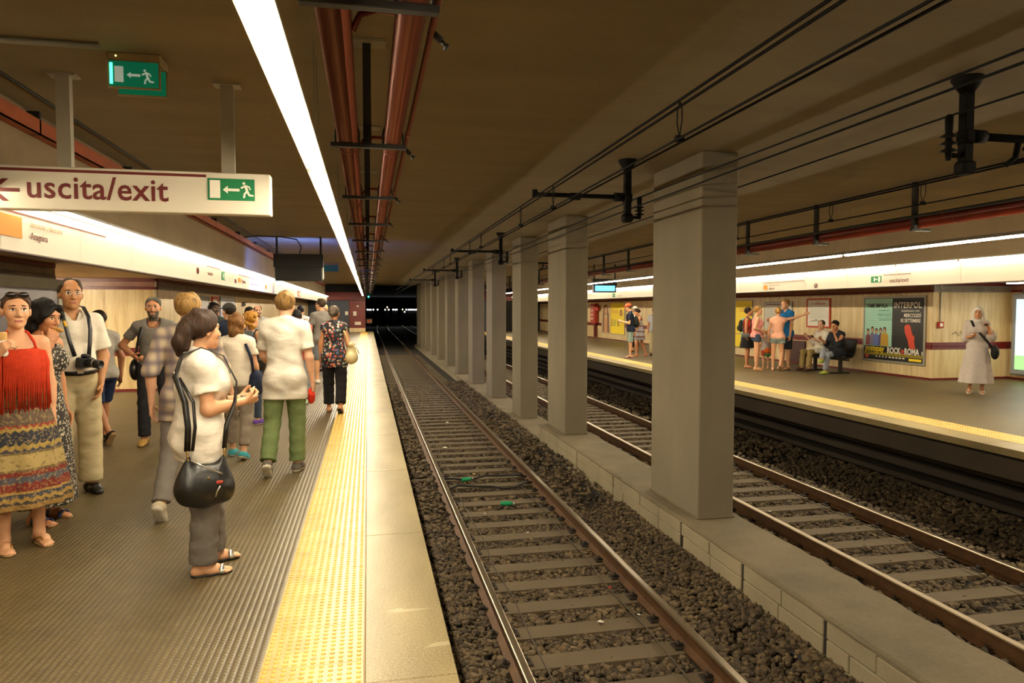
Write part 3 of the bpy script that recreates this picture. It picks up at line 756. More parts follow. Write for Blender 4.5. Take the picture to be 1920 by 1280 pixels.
# ------------------------------------------------------------------ hanging exit sign
t = thing('hanging_sign', 'white hanging sign reading uscita/exit over the left platform', 'sign', (-.735, 5.78, 2.35))
W = 2.6
b = MB(); b.box((-W, -.06, 0), (0, .06, .315), .006); bd = b.build('board', M('sign_board_white', 'ddd5c4', .4), t)
for px_ in (-.36, -1.50):
    b = MB(); b.box((px_, -.03, .315), (px_+.095, .03, .99)); b.build('post', m_post, t)
    b = MB(); b.box((px_-.05, -.06, .985), (px_+.145, .06, 1.0)); b.build('ceiling_plate', m_post, t)
b = MB(); b.box((-W+.02, -.065, .275), (-.465, -.061, .295)); b.build('red_line', c_red, bd)
text('lettering', 'uscita/exit', .235, c_red, bd, (-1.70, -.064, .085), (math.pi/2, 0, 0), bold=.003, sx=.95, spacing=1.04)
b = MB(); b.cur = 0
def flat(b, poly, y0=-.066, y1=-.061): b.prism(poly, 1, y0, y1)
flat(b, [(-1.93, .148), (-1.93, .122), (-1.74, .122), (-1.74, .148)]); flat(b, [(-1.95, .135), (-1.85, .215), (-1.81, .215), (-1.90, .135)]); flat(b, [(-1.95, .135), (-1.90, .135), (-1.81, .055), (-1.85, .055)])
b.build('arrow', c_red, bd)
def runner(b, x0, z0, s, y0, y1, mirror=1):
    """running figure facing -x, about s tall"""
    P = lambda pts: [(x0+mirror*px_*s, z0+pz*s) for px_, pz in pts]
    for poly in ([(.10, .92), (.17, .98), (.25, .95), (.26, .86), (.18, .81), (.11, .84)],      # head
                 [(.18, .78), (.34, .80), (.44, .42), (.30, .38)],                              # trunk
                 [(.20, .76), (.22, .68), (.06, .56), (-.02, .62), (.0, .66)],                   # fore arm
                 [(.30, .79), (.52, .72), (.60, .52), (.53, .50), (.46, .64), (.32, .70)],       # rear arm
                 [(.30, .44), (.42, .40), (.26, .22), (.24, .02), (.12, .0), (.16, .26)],        # fore leg
                 [(.34, .44), (.45, .42), (.52, .24), (.74, .20), (.74, .10), (.46, .12), (.36, .28)]):
        b.prism(P(poly), 1, y0, y1)
b = MB(); b.box((-.455, -.066, .105), (-.115, -.061, .27)); b.build('exit_panel', c_green, bd)
b = MB(); b.box((-.44, -.069, .12), (-.365, -.066, .255)); flat(b, [(-.345, .185), (-.31, .215), (-.31, .195), (-.225, .195), (-.225, .175), (-.31, .175), (-.31, .155)], -.069, -.066); runner(b, -.215, .125, .125, -.069, -.066); b.build('exit_pictogram', c_white, bd)
# green emergency exit lamp on the ceiling
t = thing('exit_lamp', 'green emergency exit lamp with running figure under the ceiling', 'exit lamp', (-1.70, 5.2, 3.35))
m_cream = M('lamp_cream', 'a08a60', .5); m_gem = M('exit_glow_green', '07552f', .4, emis=((.0, .42, .18), .06))
b = MB(); b.box((0, 0, -.055), (.33, .20, 0), .006); b.build('housing', m_cream, t)
for y, nm in ((0.0, 'front_panel'), (.18, 'rear_panel')):
    b = MB(); b.box((.0, y, -.24), (.33, y+.012, -.055)); b.build(nm, m_cream, t)
    b = MB(); b.box((.012, y-.004, -.228), (.318, y, -.06)); b.build('green_panel', m_gem, t)
b = MB(); b.box((.045, -.007, -.20), (.10, -.004, -.095)); b.prism([(.12, -.15), (.145, -.13), (.145, -.142), (.205, -.142), (.205, -.158), (.145, -.158), (.145, -.17)], 1, -.007, -.004); runner(b, .215, -.205, .10, -.007, -.004); b.build('exit_pictogram', M('exit_white', 'c9d6c8', .5, emis=((.5, .6, .5), .12)), t)
b = MB(); b.box((.015, -.008, -.215), (.034, -.005, -.075)); b.build('lit_edge', M('exit_bright', '30e090', .4, emis=((.05, .9, .45), 1.6)), t)
b = MB(); b.box((.05, -.003, -.03), (.058, .0, -.022)); b.build('indicator', M('led_yellow', 'ffffaa', emis=((1, .9, .2), 2)), t)
# far small exit lamp
t = thing('exit_lamp', 'small green exit lamp far along the left ceiling', 'exit lamp', (-1.35, 27.0, 3.35)); b = MB(); b.box((-.3, 0, -.09), (.3, .15, 0)); b.build('housing', m_cream, t); b = MB(); b.box((-.28, -.01, -.32), (.28, .0, -.09)); b.build('green_panel', M('exit_dim_green', '1c6a48', .5), t)
# ------------------------------------------------------------------ monitors
def monitor(loc, w, h, label, flip, bright):
    t = thing('monitor', label, 'monitor', loc); s = 1 if flip else -1   # screen on +y when flip
    b = MB(); b.box((-w/2, -.09, -h), (w/2, .09, 0), .01); b.box((-w/2-.03, -.1, -.02-h*.45), (w/2+.03, .1, .02), .01); cs = b.build('casing', M('monitor_black', '090807', .7), t)
    for px_ in (-w/2+.02, w/2-.05):
        b = MB(); b.box((px_, -.02, 0), (px_+.045, .02, 3.35-loc[2])); b.build('hanger', m_black, t)
    b = MB(); b.box((-w/2+.06, s*.09, -h+.05), (w/2-.06, s*.095, -.08)); b.build('screen', M('screen_%d' % flip, '102040', .3, emis=((.10, .22, 1.0) if flip else (.10, .42, 1.0), bright)), cs)
    return t
tm_ = monitor((-1.61, 17.4, 2.91), 1.08, .62, 'black monitor seen from behind, hung over the left platform', True, 60.0)
b = MB(); b.box((.54, -.05, -.58), (.575, .05, -.28), .02); b.build('lit_side_piece', M('lit_side_pale', 'c9bb9c', .5), tm_)  # pale piece coloured as the lit panel glimpsed beside the casing
monitor((9.0, 25.7, 2.76), .92, .50, 'monitor with glowing blue screen hung over the right platform', False, 1.1)
# ------------------------------------------------------------------ posters and boards on the walls
SHEET = {}
m_alu = M('frame_grey', '9b978a', .4, .3)
def board(x, side, ya, yb, z0, z1, label, name, frame_mat, face_mat, fw=.045, depth=.04, cat='poster'):
    """wall board; local x runs to the viewer's right, local z up, front at local y = -depth"""
    w = yb-ya
    if side > 0: t = thing(name, label, cat, (x, ya, z0), math.pi/2)      # left wall: right is +y
    else: t = thing(name, label, cat, (x, yb, z0), -math.pi/2)            # right wall: right is -y
    h = z1-z0
    SHEET[t.name] = MB().box((fw*.5, -depth+.012, fw*.5), (w-fw*.5, -.001, h-fw*.5)).build('sheet', face_mat, t)
    for a, bb in (((0, 0), (w, fw)), ((0, h-fw), (w, h)), ((0, fw), (fw, h-fw)), ((w-fw, fw), (w, h-fw))):
        MB().box((a[0], -depth, a[1]), (bb[0], 0, bb[1]), .004).build('frame_bar', frame_mat, t)
    t['w'] = w; t['h'] = h; t['d'] = -depth+.012
    return t
def pr(t, x0, z0, x1, z1, mat, name='print', lift=.0): 
    d = t['d']; MB().box((x0, d-.002-lift, z0), (x1, d+.001, z1)).build(name, mat, SHEET[t.name])
def ptext(t, s, x, z, size, mat, **kw): return text('lettering', s, size, mat, SHEET[t.name], (x, t['d']-.004, z), (math.pi/2, 0, 0), **kw)
def ppoly(t, poly, mat, name='print', lift=.0): d = t['d']; MB().prism(poly, 1, d-.0025-lift, d+.001).build(name, mat, SHEET[t.name])
def blob(cx_, cz, rx, rz, n=14, a0=0, a1=6.2832): return [(cx_+rx*math.cos(a0+(a1-a0)*k/n), cz+rz*math.sin(a0+(a1-a0)*k/n)) for k in range(n + (0 if a1-a0 > 6 else 1))]
k_black = M('print_black', '1d1a18', .5); k_white = M('print_white', 'e2dccf', .5); k_yel = M('print_yellow', 'f0d21e', .5); k_teal = M('print_teal', '9ccbb9', .5); k_tline = M('print_teal_line', '4f8a7e', .5); k_redp = M('print_red', 'd2452a', .5); k_greyp = M('print_grey', '8d8a80', .5); k_skin = M('print_skin', 'c98f62', .5); k_hair = M('print_hair', '3d2618', .5)
# concert poster on the right wall
t = board(XR, -1, 13.58, 15.62, .31, 1.93, 'large concert poster with red hand in a grey frame', 'concert_poster', m_alu, k_black, .05)
w, h = t['w'], t['h']; lx, mx, rx = .06, w*.49, w-.06
pr(t, lx, h*.24, mx, h-.06, k_teal, 'teal_panel')
for k in range(13): zz = h*.50+k*.052; pr(t, lx, zz, mx, zz+.006, k_tline, 'ruled_line', .001)
ptext(t, 'TAME IMPALA', lx+.05, h*.83, .135, k_black, bold=.004, sx=.88)
ptext(t, 'MERCOLED\u00cc', mx-.48, h*.70, .10, k_tline, sx=.8); ptext(t, '26 AGOSTO', mx-.44, h*.63, .10, k_tline, sx=.8); ptext(t, 'tameimpala.com', mx-.46, h*.775, .055, k_tline)
ptext(t, 'INTERPOL', mx+.05, h*.825, .19, k_white, bold=.004, sx=.92, spacing=1.1); ptext(t, 'INTERPOLNYC.COM', mx+.30, h*.765, .06, k_white)
ptext(t, 'MERCOLED\u00cc', rx-.60, h*.69, .12, k_white, sx=.8, bold=.002); ptext(t, '02 SETTEMBRE', rx-.70, h*.615, .12, k_white, sx=.8, bold=.002)
hx = mx+.38
ppoly(t, [(hx+.02, h*.55), (hx+.09, h*.585), (hx+.2, h*.57), (hx+.25, h*.47), (hx+.29, h*.42), (hx+.34, h*.42), (hx+.33, h*.34), (hx+.37, h*.23), (hx+.19, h*.23), (hx+.13, h*.36), (hx+.04, h*.46)], k_redp, 'red_hand')
for k, (fx, mat, hh, fw_) in enumerate(((.09, M('print_maroon', '6e2c33', .5), .44, .075), (.27, M('print_grey_violet', '6d6478', .5), .475, .07), (.43, M('print_blue', '5a6aa8', .5), .45, .085), (.60, M('print_violet', '564d78', .5), .46, .06), (.76, M('print_ochre', 'b8922f', .5), .475, .11))):
    cxx = lx+.05+fx*(mx-lx-.08)
    ppoly(t, [(cxx-fw_*1.25, h*.245), (cxx-fw_*1.1, h*(hh-.06)), (cxx-fw_*.5, h*(hh-.025)), (cxx+fw_*.5, h*(hh-.025)), (cxx+fw_*1.1, h*(hh-.06)), (cxx+fw_*1.25, h*.245)], mat, 'figure', .001+.0005*k)
    ppoly(t, blob(cxx, h*(hh+.02), .05, .072), k_hair, 'figure_hair', .003); ppoly(t, blob(cxx, h*(hh+.008), .030, .045), k_skin, 'figure_face', .004)
ptext(t, 'postepay', lx+.04, h*.158, .225, k_yel, bold=.003, sx=.80, shear=.15); ptext(t, 'ROCK', mx-.14, h*.145, .20, k_white, bold=.006, sx=.78); pr(t, mx+.31, h*.15, mx+.40, h*.205, k_redp, 'red_block'); ptext(t, 'IN', mx+.32, h*.158, .07, k_black); ptext(t, 'ROMA', mx+.42, h*.145, .20, k_white, bold=.006, sx=.78); pr(t, rx-.035, h*.15, rx-.01, h*.20, k_white, 'small_mark')
pr(t, lx, h*.135, rx, h*.14, k_yel, 'yellow_line'); pr(t, lx, h*.10, rx, h*.128, M('print_olive', '8d7f22', .5), 'small_print')
pr(t, lx+.04, h*.05, lx+.16, h*.10, k_redp, 'red_logo')
for k in range(9): pr(t, lx+.42+k*.11, h*.07, lx+.46+k*.11+.03*(k > 3), h*.09, k_white, 'small_logo')
pr(t, rx-.42, h*.05, rx-.04, h*.085, k_yel, 'yellow_label')
# red-framed notice
m_redframe = M('frame_red', 'b83e1e', .5); m_sheet = M('sheet_white', 'd6d2c6', .5)
t = board(XR, -1, 16.93, 17.98, 1.09, 1.92, 'white notice in a red frame above the bench', 'framed_notice', m_redframe, m_sheet, .05)
w, h = t['w'], t['h']; pr(t, .46, h*.87, .56, h*.885, k_black); pr(t, .36, h*.80, .84, h*.83, k_redp); pr(t, .18, h*.80, .3, h*.825, k_greyp)
for k in range(12): pr(t, .14, h*(.70-k*.035), w-.15-.1*(k % 3), h*(.703-k*.035)+.004, k_greyp, 'text_line')
MB().tube([(.2, t['d']-.004, .17), (.3, t['d']-.004, .21), (.36, t['d']-.004, .17), (.42, t['d']-.004, .24), (.45, t['d']-.004, .18), (.5, t['d']-.004, .24), (.54, t['d']-.004, .18), (.66, t['d']-.004, .2)], .006, 5).build('signature', k_black, t)
# map board
t = board(XR, -1, 18.68, 20.18, .78, 1.85, 'grey information board behind the people at the wall', 'information_board', m_alu, M('sheet_grey', 'b9b5a8', .35), .03)
w, h = t['w'], t['h']; pr(t, .12, h*.90, w-.1, h*.93, M('print_brown', '7a5a4a', .5))
for k in range(9): pr(t, .15, h*(.78-k*.08), w*.5, h*(.79-k*.08), k_greyp, 'text_line'); pr(t, w*.55, h*(.78-k*.08), w-.15, h*(.785-k*.08), k_greyp, 'text_line')
# yellow posters
t = board(XR, -1, 20.88, 22.6, .30, 1.92, 'yellow poster with small blue pictures beside the nearest pillar', 'yellow_poster', m_alu, k_yel, .03)
w, h = t['w'], t['h']; ptext(t, 'ORTE', w-.80, h*.75, .2, M('print_orange', 'd08a2a', .5)); k_blue = M('print_sky', '3f7fb0', .5)
for k in range(4):
    for j in range(2): pr(t, w-.35-j*.36, h*(.52-k*.13), w-.12-j*.36, h*(.62-k*.13), k_blue if (k+j) % 2 == 0 else k_teal, 'picture')
pr(t, .1, h*.28, w-.06, h*.295, k_greyp)
t = board(XR, -1, 32.55, 36.0, .32, 1.95, 'yellow poster with a long-haired figure on the far right wall', 'yellow_poster', m_alu, k_yel, .03)
w, h = t['w'], t['h']; m_fawn = M('print_fawn', 'c7a878', .5); pr(t, .04, .03, w*.42, h-.03, m_fawn, 'pale_panel'); ppoly(t, [(.18, .05), (.2, h*.6), (.35, h*.93), (.85, h*.95), (1.15, h*.62), (1.2, .05), (.95, .05), (.9, h*.6), (.45, h*.6), (.4, .05)], M('print_hair_brown', '6b4a2e', .5), 'figure_hair', .001)
ppoly(t, blob(.68, h*.74, .2, .23), k_skin, 'figure_face', .003); ppoly(t, [(.42, .03), (.46, h*.52), (.9, h*.52), (.92, .03)], k_skin, 'figure_body', .002)
m_purp = M('print_purple', '8c4a6a', .5); ptext(t, 'Planeta', w*.46, h*.66, .34, M('print_orange', 'd08a2a', .5)); MB().tube([(w*.86+.14*math.cos(a), t['d']-.004, h*.68+.14*math.sin(a)) for a in [k*.6283 for k in range(10)]], .03, 6, closed=True).build('print', m_purp, t)
for k, (ch, mat) in enumerate(zip('EXIBIT', (k_black, k_tline, M('print_green', '3f8a3a', .5), k_black, m_purp, M('print_orange', 'd08a2a', .5)))): ptext(t, ch, w*.45+k*.30, h*.26, .48, mat, bold=.006, sx=.7)
# lit advert at the right edge
t = thing('lit_advert', 'lit advert box in a rounded grey frame at the right edge', 'advert', (14.57, 13.22, .12), -math.pi/2)
b = MB(); b.box((0, -.16, 0), (1.8, 0, 1.85), .03); b.build('box', M('advert_frame', '8c939a', .4), t)
b = MB(); b.box((.13, -.166, .13), (1.67, -.16, 1.72)); b.build('lit_sheet', M('advert_sheet', 'bcd2d8', .4, var=.2, vscale=2, emis=((.6, .85, 1.0), .35)), t)
b = MB(); b.box((.13, -.168, .13), (1.67, -.166, .45)); b.build('green_print', M('advert_green', '6a9a4a', .4, emis=((.4, .8, .3), .4)), t)
MB().tube([(.2, -.08, 1.85), (.25, -.08, 1.95), (.5, -.08, 2.0), (.8, -.08, 1.95), (.85, -.08, 1.85)], .02, 6).build('handle', m_alu, t)
# alarm box with conduit on the corner
t = thing('alarm_box', 'small red alarm box on the travertine corner beside the concert poster', 'alarm', (12.62, 13.415, 1.19))
b = MB(); b.box((0, -.05, 0), (.14, 0, .14), .006); b.build('box', M('alarm_red', 'a3281a', .5), t); b = MB(); b.box((.035, -.053, .035), (.105, -.05, .105)); b.build('button', c_white, t); b = MB(); b.box((.06, -.025, .14), (.08, 0, 1.02)); b.build('conduit', m_post, t)
# graffiti on the wall behind the grey habit
y = 13.405
tag(MB().tube([(13.02, y, 1.04), (13.12, y, 1.1), (13.2, y, 1.0), (13.24, y, 1.12), (13.3, y, 1.0), (13.36, y, 1.1)], .005, 5).tube([(13.32, y, 1.1), (13.5, y, 1.28), (13.42, y, 1.1), (13.55, y, 1.06)], .005, 5).tube([(13.36, y, 1.28), (13.5, y, 1.3)], .005, 5).build('graffiti', k_black), 'thin black graffiti scrawl on the travertine beside the person in the grey habit', 'graffiti')
# extinguisher cabinet on the far right wall
t = thing('fire_cabinet', 'tall red fire cabinet on the far right wall', 'fire cabinet', (12.46, 37.3, .82)); m_fire = M('fire_red', 'a5301a', .5)
b = MB(); b.box((-.2, -.75, 0), (0, 0, 1.1), .01); b.build('cabinet', m_fire, t); b = MB(); b.box((-.16, -1.1, .7), (0, -.75, .95), .01); b.build('side_box', m_fire, t); b = MB(); b.box((-.1, -.5, -.75), (0, -.25, 0)); b.build('riser', m_red, t)
for k in range(4): b = MB(); b.box((-.205, -.35, .2+.22*k), (-.2, -.2, .32+.22*k)); b.build('label', c_white, t)
# dark hatch behind the standing group
tag(MB().box((12.44, 18.0, .05), (12.5, 18.75, .68), .005).build('wall_hatch', M('hatch_maroon', '3f1a18', .5)), 'dark maroon hatch low on the wall behind the bright blue tee', 'hatch')
# left wall: framed panel near the camera, posters far
m_panel = M('panel_mauve', '5c5158', .35, var=.25, vscale=3); m_pframe = M('panel_frame_grey', '8c8671', .5, var=.1)
t = board(-4.0, 1, 8.05, 10.14, .25, 2.0, 'dark mauve panel in a wide grey frame at the left edge', 'advert_panel', m_pframe, m_panel, .13, .08, 'panel')
t = board(XL, 1, 19.6, 20.3, 1.0, 1.95, 'red-framed notice on the left wall behind the crowd', 'framed_notice', m_redframe, m_sheet, .07); pr(t, .2, .7, .5, .74, k_redp); pr(t, .2, .5, .55, .52, k_greyp); pr(t, .3, .3, .5, .34, k_redp)
t = board(XL, 1, 20.6, 22.8, .5, 1.98, 'pale poster with a dark spire on the left wall', 'pale_poster', m_alu, M('sheet_pale_blue', 'b4b7bd', .5), .04); w, h = t['w'], t['h']; ppoly(t, [(w*.3, h*.55), (w*.38, h*.75), (w*.42, h*.92), (w*.46, h*.75), (w*.54, h*.55)], k_greyp, 'spire'); ppoly(t, [(w*.1, h*.3), (w*.2, h*.55), (w*.7, h*.55), (w*.8, h*.3)], k_greyp, 'roof')
t = board(XL, 1, 17.6, 19.2, .5, 1.95, 'grey information board on the left wall behind the plaid shirt', 'information_board', m_alu, M('sheet_grey_dim', '8f8a80', .4), .04)
tag(MB().tube([(-4.03, 24.0, 1.70), (-4.03, 24.2, 1.85), (-4.03, 24.3, 1.7), (-4.03, 24.5, 1.86), (-4.03, 24.6, 1.72), (-4.03, 24.9, 1.85)], .012, 5).build('graffiti', k_black), 'black graffiti scrawl on the left wall beyond the pale poster', 'graffiti')
tag(MB().box((-4.09, 14.79, 0.0), (-4.06, 14.82, 2.22)).build('wall_conduit', m_post), 'thin white conduit on the corner of the left passage', 'conduit')
t = thing('passage_lamp', 'slim tube lamp under the soffit of the left passage', 'lamp', (-8.7, 12.2, 2.22))
MB().box((0, 0, -.05), (2.9, .12, 0), .01).build('housing', m_house, t); MB().box((.05, .02, -.07), (2.85, .10, -.05)).build('diffuser', M('passage_tube', 'ffffff', emis=(LAMP, 170)), t)
t = thing('recess_lamp', 'slim tube lamp under the soffit of the right recess', 'lamp', (13.3, 9.5, 2.22))
MB().box((0, 0, -.05), (.12, 2.9, 0), .01).build('housing', m_house, t); MB().box((.02, .05, -.07), (.10, 2.85, -.05)).build('diffuser', M('recess_tube', 'ffffff', emis=(LAMP, 30)), t)
# ------------------------------------------------------------------ bench on the right platform
t = thing('bench', 'black metal bench with perforated seats by the right wall', 'bench', (11.62, 15.92, 0), -math.pi/2)
# local: x along the wall to the viewer's right, y towards the wall
m_seat = M('bench_black', '23211f', .25, .4); m_bar = M('bench_frame', '2a2622', .4, .5)
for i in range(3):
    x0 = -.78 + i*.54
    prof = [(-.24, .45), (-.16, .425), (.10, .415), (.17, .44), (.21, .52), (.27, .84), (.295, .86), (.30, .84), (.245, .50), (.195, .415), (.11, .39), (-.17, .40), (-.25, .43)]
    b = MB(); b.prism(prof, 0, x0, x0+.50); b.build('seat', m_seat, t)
    b = MB(); b.prism([(.235, .58), (.262, .78), (.256, .78), (.229, .58)], 0, x0+.08, x0+.42); b.build('back_sheen', M('bench_sheen', '4c4b48', .2, .7), t)  # paler metal inset painted as the light reflected on the seat back
MB().box((-.80, -.03, .33), (.86, .05, .39), .01).build('beam', m_bar, t)
for x0 in (-.45, .55):
    MB().box((x0-.04, -.02, .03), (x0+.04, .06, .33), .01).build('leg', m_bar, t)
    MB().box((x0-.07, -.24, .0), (x0+.07, .24, .035), .01).build('foot', m_bar, t)
# ------------------------------------------------------------------ signals and lights in the tunnel
t = thing('signal', 'green signal light at the mouth of the tunnel', 'signal', (.07, 55, 0))
b = MB(); b.box((-.12, 0, 2.3), (.12, .1, 2.85), .01); b.build('box', m_black, t); b = MB(); b.tube([(0, .05, 2.8), (0, .05, 3.6)], .03, 8); b.build('hanger', m_black, t)
b = MB(); b.lathe([(.002, -.03), (.05, -.03), (.06, 0), (.002, .0)], 14, (0, 0, 2.57), 'y'); b.build('lens', M('signal_green', '20ffb0', emis=((.03, 1, .55), 5)), t)
t = thing('track_sign', 'small orange sign beside the end of the left platform', 'sign', (.0, 51, 0)); b = MB(); b.box((-.1, 0, .6), (.30, .03, .90)); b.build('plate', M('track_sign_orange', '8a6a40', .6), t); b = MB(); b.tube([(.1, .04, -1.26), (.1, .04, .75)], .025, 6); b.build('post', m_black, t); b = MB(); b.box((.02, -.005, .69), (.18, 0, .82)); b.build('mark', k_redp, t)
em_far = M('tunnel_lamp_glow', 'ffffff', emis=((.9, 1, .95), 9)); em_or = M('tunnel_lamp_amber', 'ffb060', emis=((1, .6, .2), 8))
k = 0
for px_, dz, am in [(689, 0, 0), (692.5, 0, 0), (695.5, 0, 0), (700, 0, 0), (708, 0, 0), (722, 0, 0), (726, 4.5, 1), (729, 0, 0), (737, 0, 0), (741, 0, 0), (744, 0, 0), (755, .5, 1), (759, -4, 0), (762, 0, 0), (766, 0, 0), (769, 0, 0), (772, 0, 0), (775, 0, 0), (778, 0, 0), (781, 0, 0), (784, 0, 0)]:
    Yd = 118.0; X_ = (px_-689.5)*.979*Yd/1300*.985
    t = thing('tunnel_lamp', '%s light of the far tunnel row, %s from the left' % ('amber' if am else 'white', ordn(k)), 'lamp', (X_, Yd, 1.5+dz*Yd/1300), group='row of lights deep in the tunnel'); k += 1
    b = MB(); b.lathe([(.02, -.10), (.07, -.07), (.09, 0), (.07, .07), (.02, .10)], 8); b.build('globe', em_or if am else em_far, t)
    b = MB(); b.box((-.05, .1, -2.82-dz*Yd/1300), (.05, .2, .1)); b.build('post', m_black, t)
# ------------------------------------------------------------------ people: bodies grown as smooth implicit surfaces
A3 = lambda *v: np.array(v, np.float32)
def nrm(v): v = np.asarray(v, np.float64); return (v/np.linalg.norm(v)).astype(np.float32)
def rc(a, b, ra, rb, fl=None):
    """tapered capsule; fl = (axis, factor) flattens along an axis"""
    a = np.asarray(a, np.float32); b = np.asarray(b, np.float32)
    lo = np.minimum(a-ra*1.1, b-rb*1.1); hi = np.maximum(a+ra*1.1, b+rb*1.1)
    def f(P):
        ba = b-a; pa = P-a
        h = np.clip(pa@ba/max(float(ba@ba), 1e-9), 0, 1)[:, None]
        q = pa-h*ba
        r = (ra+(rb-ra)*h[:, 0])
        if fl is not None:
            ax, k = fl; s = q@ax
            q = q+np.outer(s*(1/k-1), ax)
            return (np.sqrt((q*q).sum(1))-r)*max(k, .6)
        return np.sqrt((q*q).sum(1))-r
    return f, lo, hi
def el(c, r, R=None):
    c = np.asarray(c, np.float32); r = np.asarray(r, np.float32)
    m = float(r.max()); lo, hi = c-m, c+m
    def f(P):
        q = P-c
        if R is not None: q = q@R
        a = q/r; k0 = np.sqrt((a*a).sum(1)); b_ = q/(r*r); k1 = np.sqrt((b_*b_).sum(1))
        return k0*(k0-1)/np.maximum(k1, 1e-6)
    return f, lo, hi
def sm(d1, d2, k):
    h = np.clip(.5+.5*(d2-d1)/k, 0, 1)
    return d2*(1-h)+d1*h-k*h*(1-h)
class F:
    """smooth union of shapes, then cuts and wrinkles"""
    def __init__(s, k=.03): s.p = []; s.k = k; s.cuts = []; s.wr = None; s.off = 0.0; s.lo = A3(9, 9, 9); s.hi = A3(-9, -9, -9); s.sub = []
    def add(s, pr, k=None):
        f, lo, hi = pr; s.p.append((f, k if k is not None else s.k)); s.lo = np.minimum(s.lo, lo); s.hi = np.maximum(s.hi, hi); return s
    def cut(s, pt, n): s.cuts.append((np.asarray(pt, np.float32), nrm(n))); return s      # keeps the side away from n
    def minus(s, pr, k=.01): s.sub.append((pr[0], k)); return s
    def __call__(s, P):
        d = None
        for f, k in s.p:
            e = f(P); d = e if d is None else sm(d, e, k)
        d = d-s.off
        if s.wr is not None: d = d+s.wr(P)
        for f, k in s.sub: d = -sm(-d, f(P), k)
        for c, n in s.cuts: d = np.maximum(d, (P-c)@n)
        return d
def folds(amp, fx, fy, fz, seed):
    r = random.Random(seed); ph = [r.uniform(0, 6.28) for _ in range(6)]
    def w(P):
        x, y, z = P[:, 0], P[:, 1], P[:, 2]
        return amp*(np.sin(fx*x+fz*.35*z+ph[0]+1.5*np.sin(fz*.5*z+ph[1]))*.5+np.sin(fy*y+fz*.8*z+ph[2]+np.sin(fx*.6*x+ph[3]))*.5+.6*np.sin(fz*z+fx*.4*x+ph[4])).astype(np.float32)
    return w
def polygonize(f, lo, hi, h):
    lo = np.asarray(lo, np.float32)-h*3; hi = np.asarray(hi, np.float32)+h*3; c = 4
    nc = np.ceil((hi-lo)/(h*c)).astype(int)+1
    ax = [lo[i]+np.arange(nc[i], dtype=np.float32)*h*c for i in range(3)]
    G = np.stack(np.meshgrid(*ax, indexing='ij'), -1).reshape(-1, 3)
    Vc = f(G).reshape(nc).astype(np.float32)
    act = np.abs(Vc) < h*c*2.5+.012
    nf = (nc-1)*c+1
    V = np.repeat(np.repeat(np.repeat(Vc, c, 0), c, 1), c, 2)[:nf[0], :nf[1], :nf[2]].copy()
    A = act
    mk = np.repeat(np.repeat(np.repeat(A, c, 0), c, 1), c, 2)[:nf[0], :nf[1], :nf[2]]
    idx = np.argwhere(mk)
    for s in range(0, len(idx), 400000):
        q = idx[s:s+400000]; V[q[:, 0], q[:, 1], q[:, 2]] = f(lo+q.astype(np.float32)*h)
    I = V < 0
    n0, n1, n2 = np.array(V.shape)-1
    cnt = sum(I[i:i+n0, j:j+n1, k:k+n2].astype(np.int8) for i in (0, 1) for j in (0, 1) for k in (0, 1))
    cell = np.argwhere((cnt > 0) & (cnt < 8))
    if len(cell) == 0: return np.zeros((0, 3)), np.zeros((0, 4), int)
    cor = np.array([(i, j, k) for i in (0, 1) for j in (0, 1) for k in (0, 1)])
    vals = np.stack([V[cell[:, 0]+a, cell[:, 1]+b_, cell[:, 2]+d] for a, b_, d in cor], 1)
    acc = np.zeros((len(cell), 3), np.float32); num = np.zeros(len(cell), np.float32)
    for a in range(8):
        for b_ in range(a+1, 8):
            if np.abs(cor[a]-cor[b_]).sum() != 1: continue
            cr = (vals[:, a] < 0) != (vals[:, b_] < 0)
            t = np.where(cr, vals[:, a]/np.where(cr, vals[:, a]-vals[:, b_], 1), 0)
            acc += np.where(cr[:, None], cor[a]+t[:, None]*(cor[b_]-cor[a]), 0); num += cr
    P = lo+(cell+acc/num[:, None])*h
    mp = -np.ones(cnt.shape, np.int32); mp[cell[:, 0], cell[:, 1], cell[:, 2]] = np.arange(len(cell))
    Q = []
    for axi in range(3):
        a, b_ = (axi+1) % 3, (axi+2) % 3
        s0 = [slice(None)]*3; s1 = [slice(None)]*3; s0[axi] = slice(None, -1); s1[axi] = slice(1, None)
        d = I[tuple(s0)] != I[tuple(s1)]
        e = np.argwhere(d); e = e[(e[:, a] > 0) & (e[:, b_] > 0) & (e[:, a] < cnt.shape[a]) & (e[:, b_] < cnt.shape[b_])]
        if len(e) == 0: continue
        def at(da, db):
            q = e.copy(); q[:, a] += da; q[:, b_] += db; return mp[q[:, 0], q[:, 1], q[:, 2]]
        q = np.stack([at(-1, -1), at(0, -1), at(0, 0), at(-1, 0)], 1)
        inv = ~I[e[:, 0], e[:, 1], e[:, 2]]; q[inv] = q[inv][:, ::-1]
        Q.append(q)
    Q = np.concatenate(Q); Q = Q[(Q >= 0).all(1)]
    return P, Q
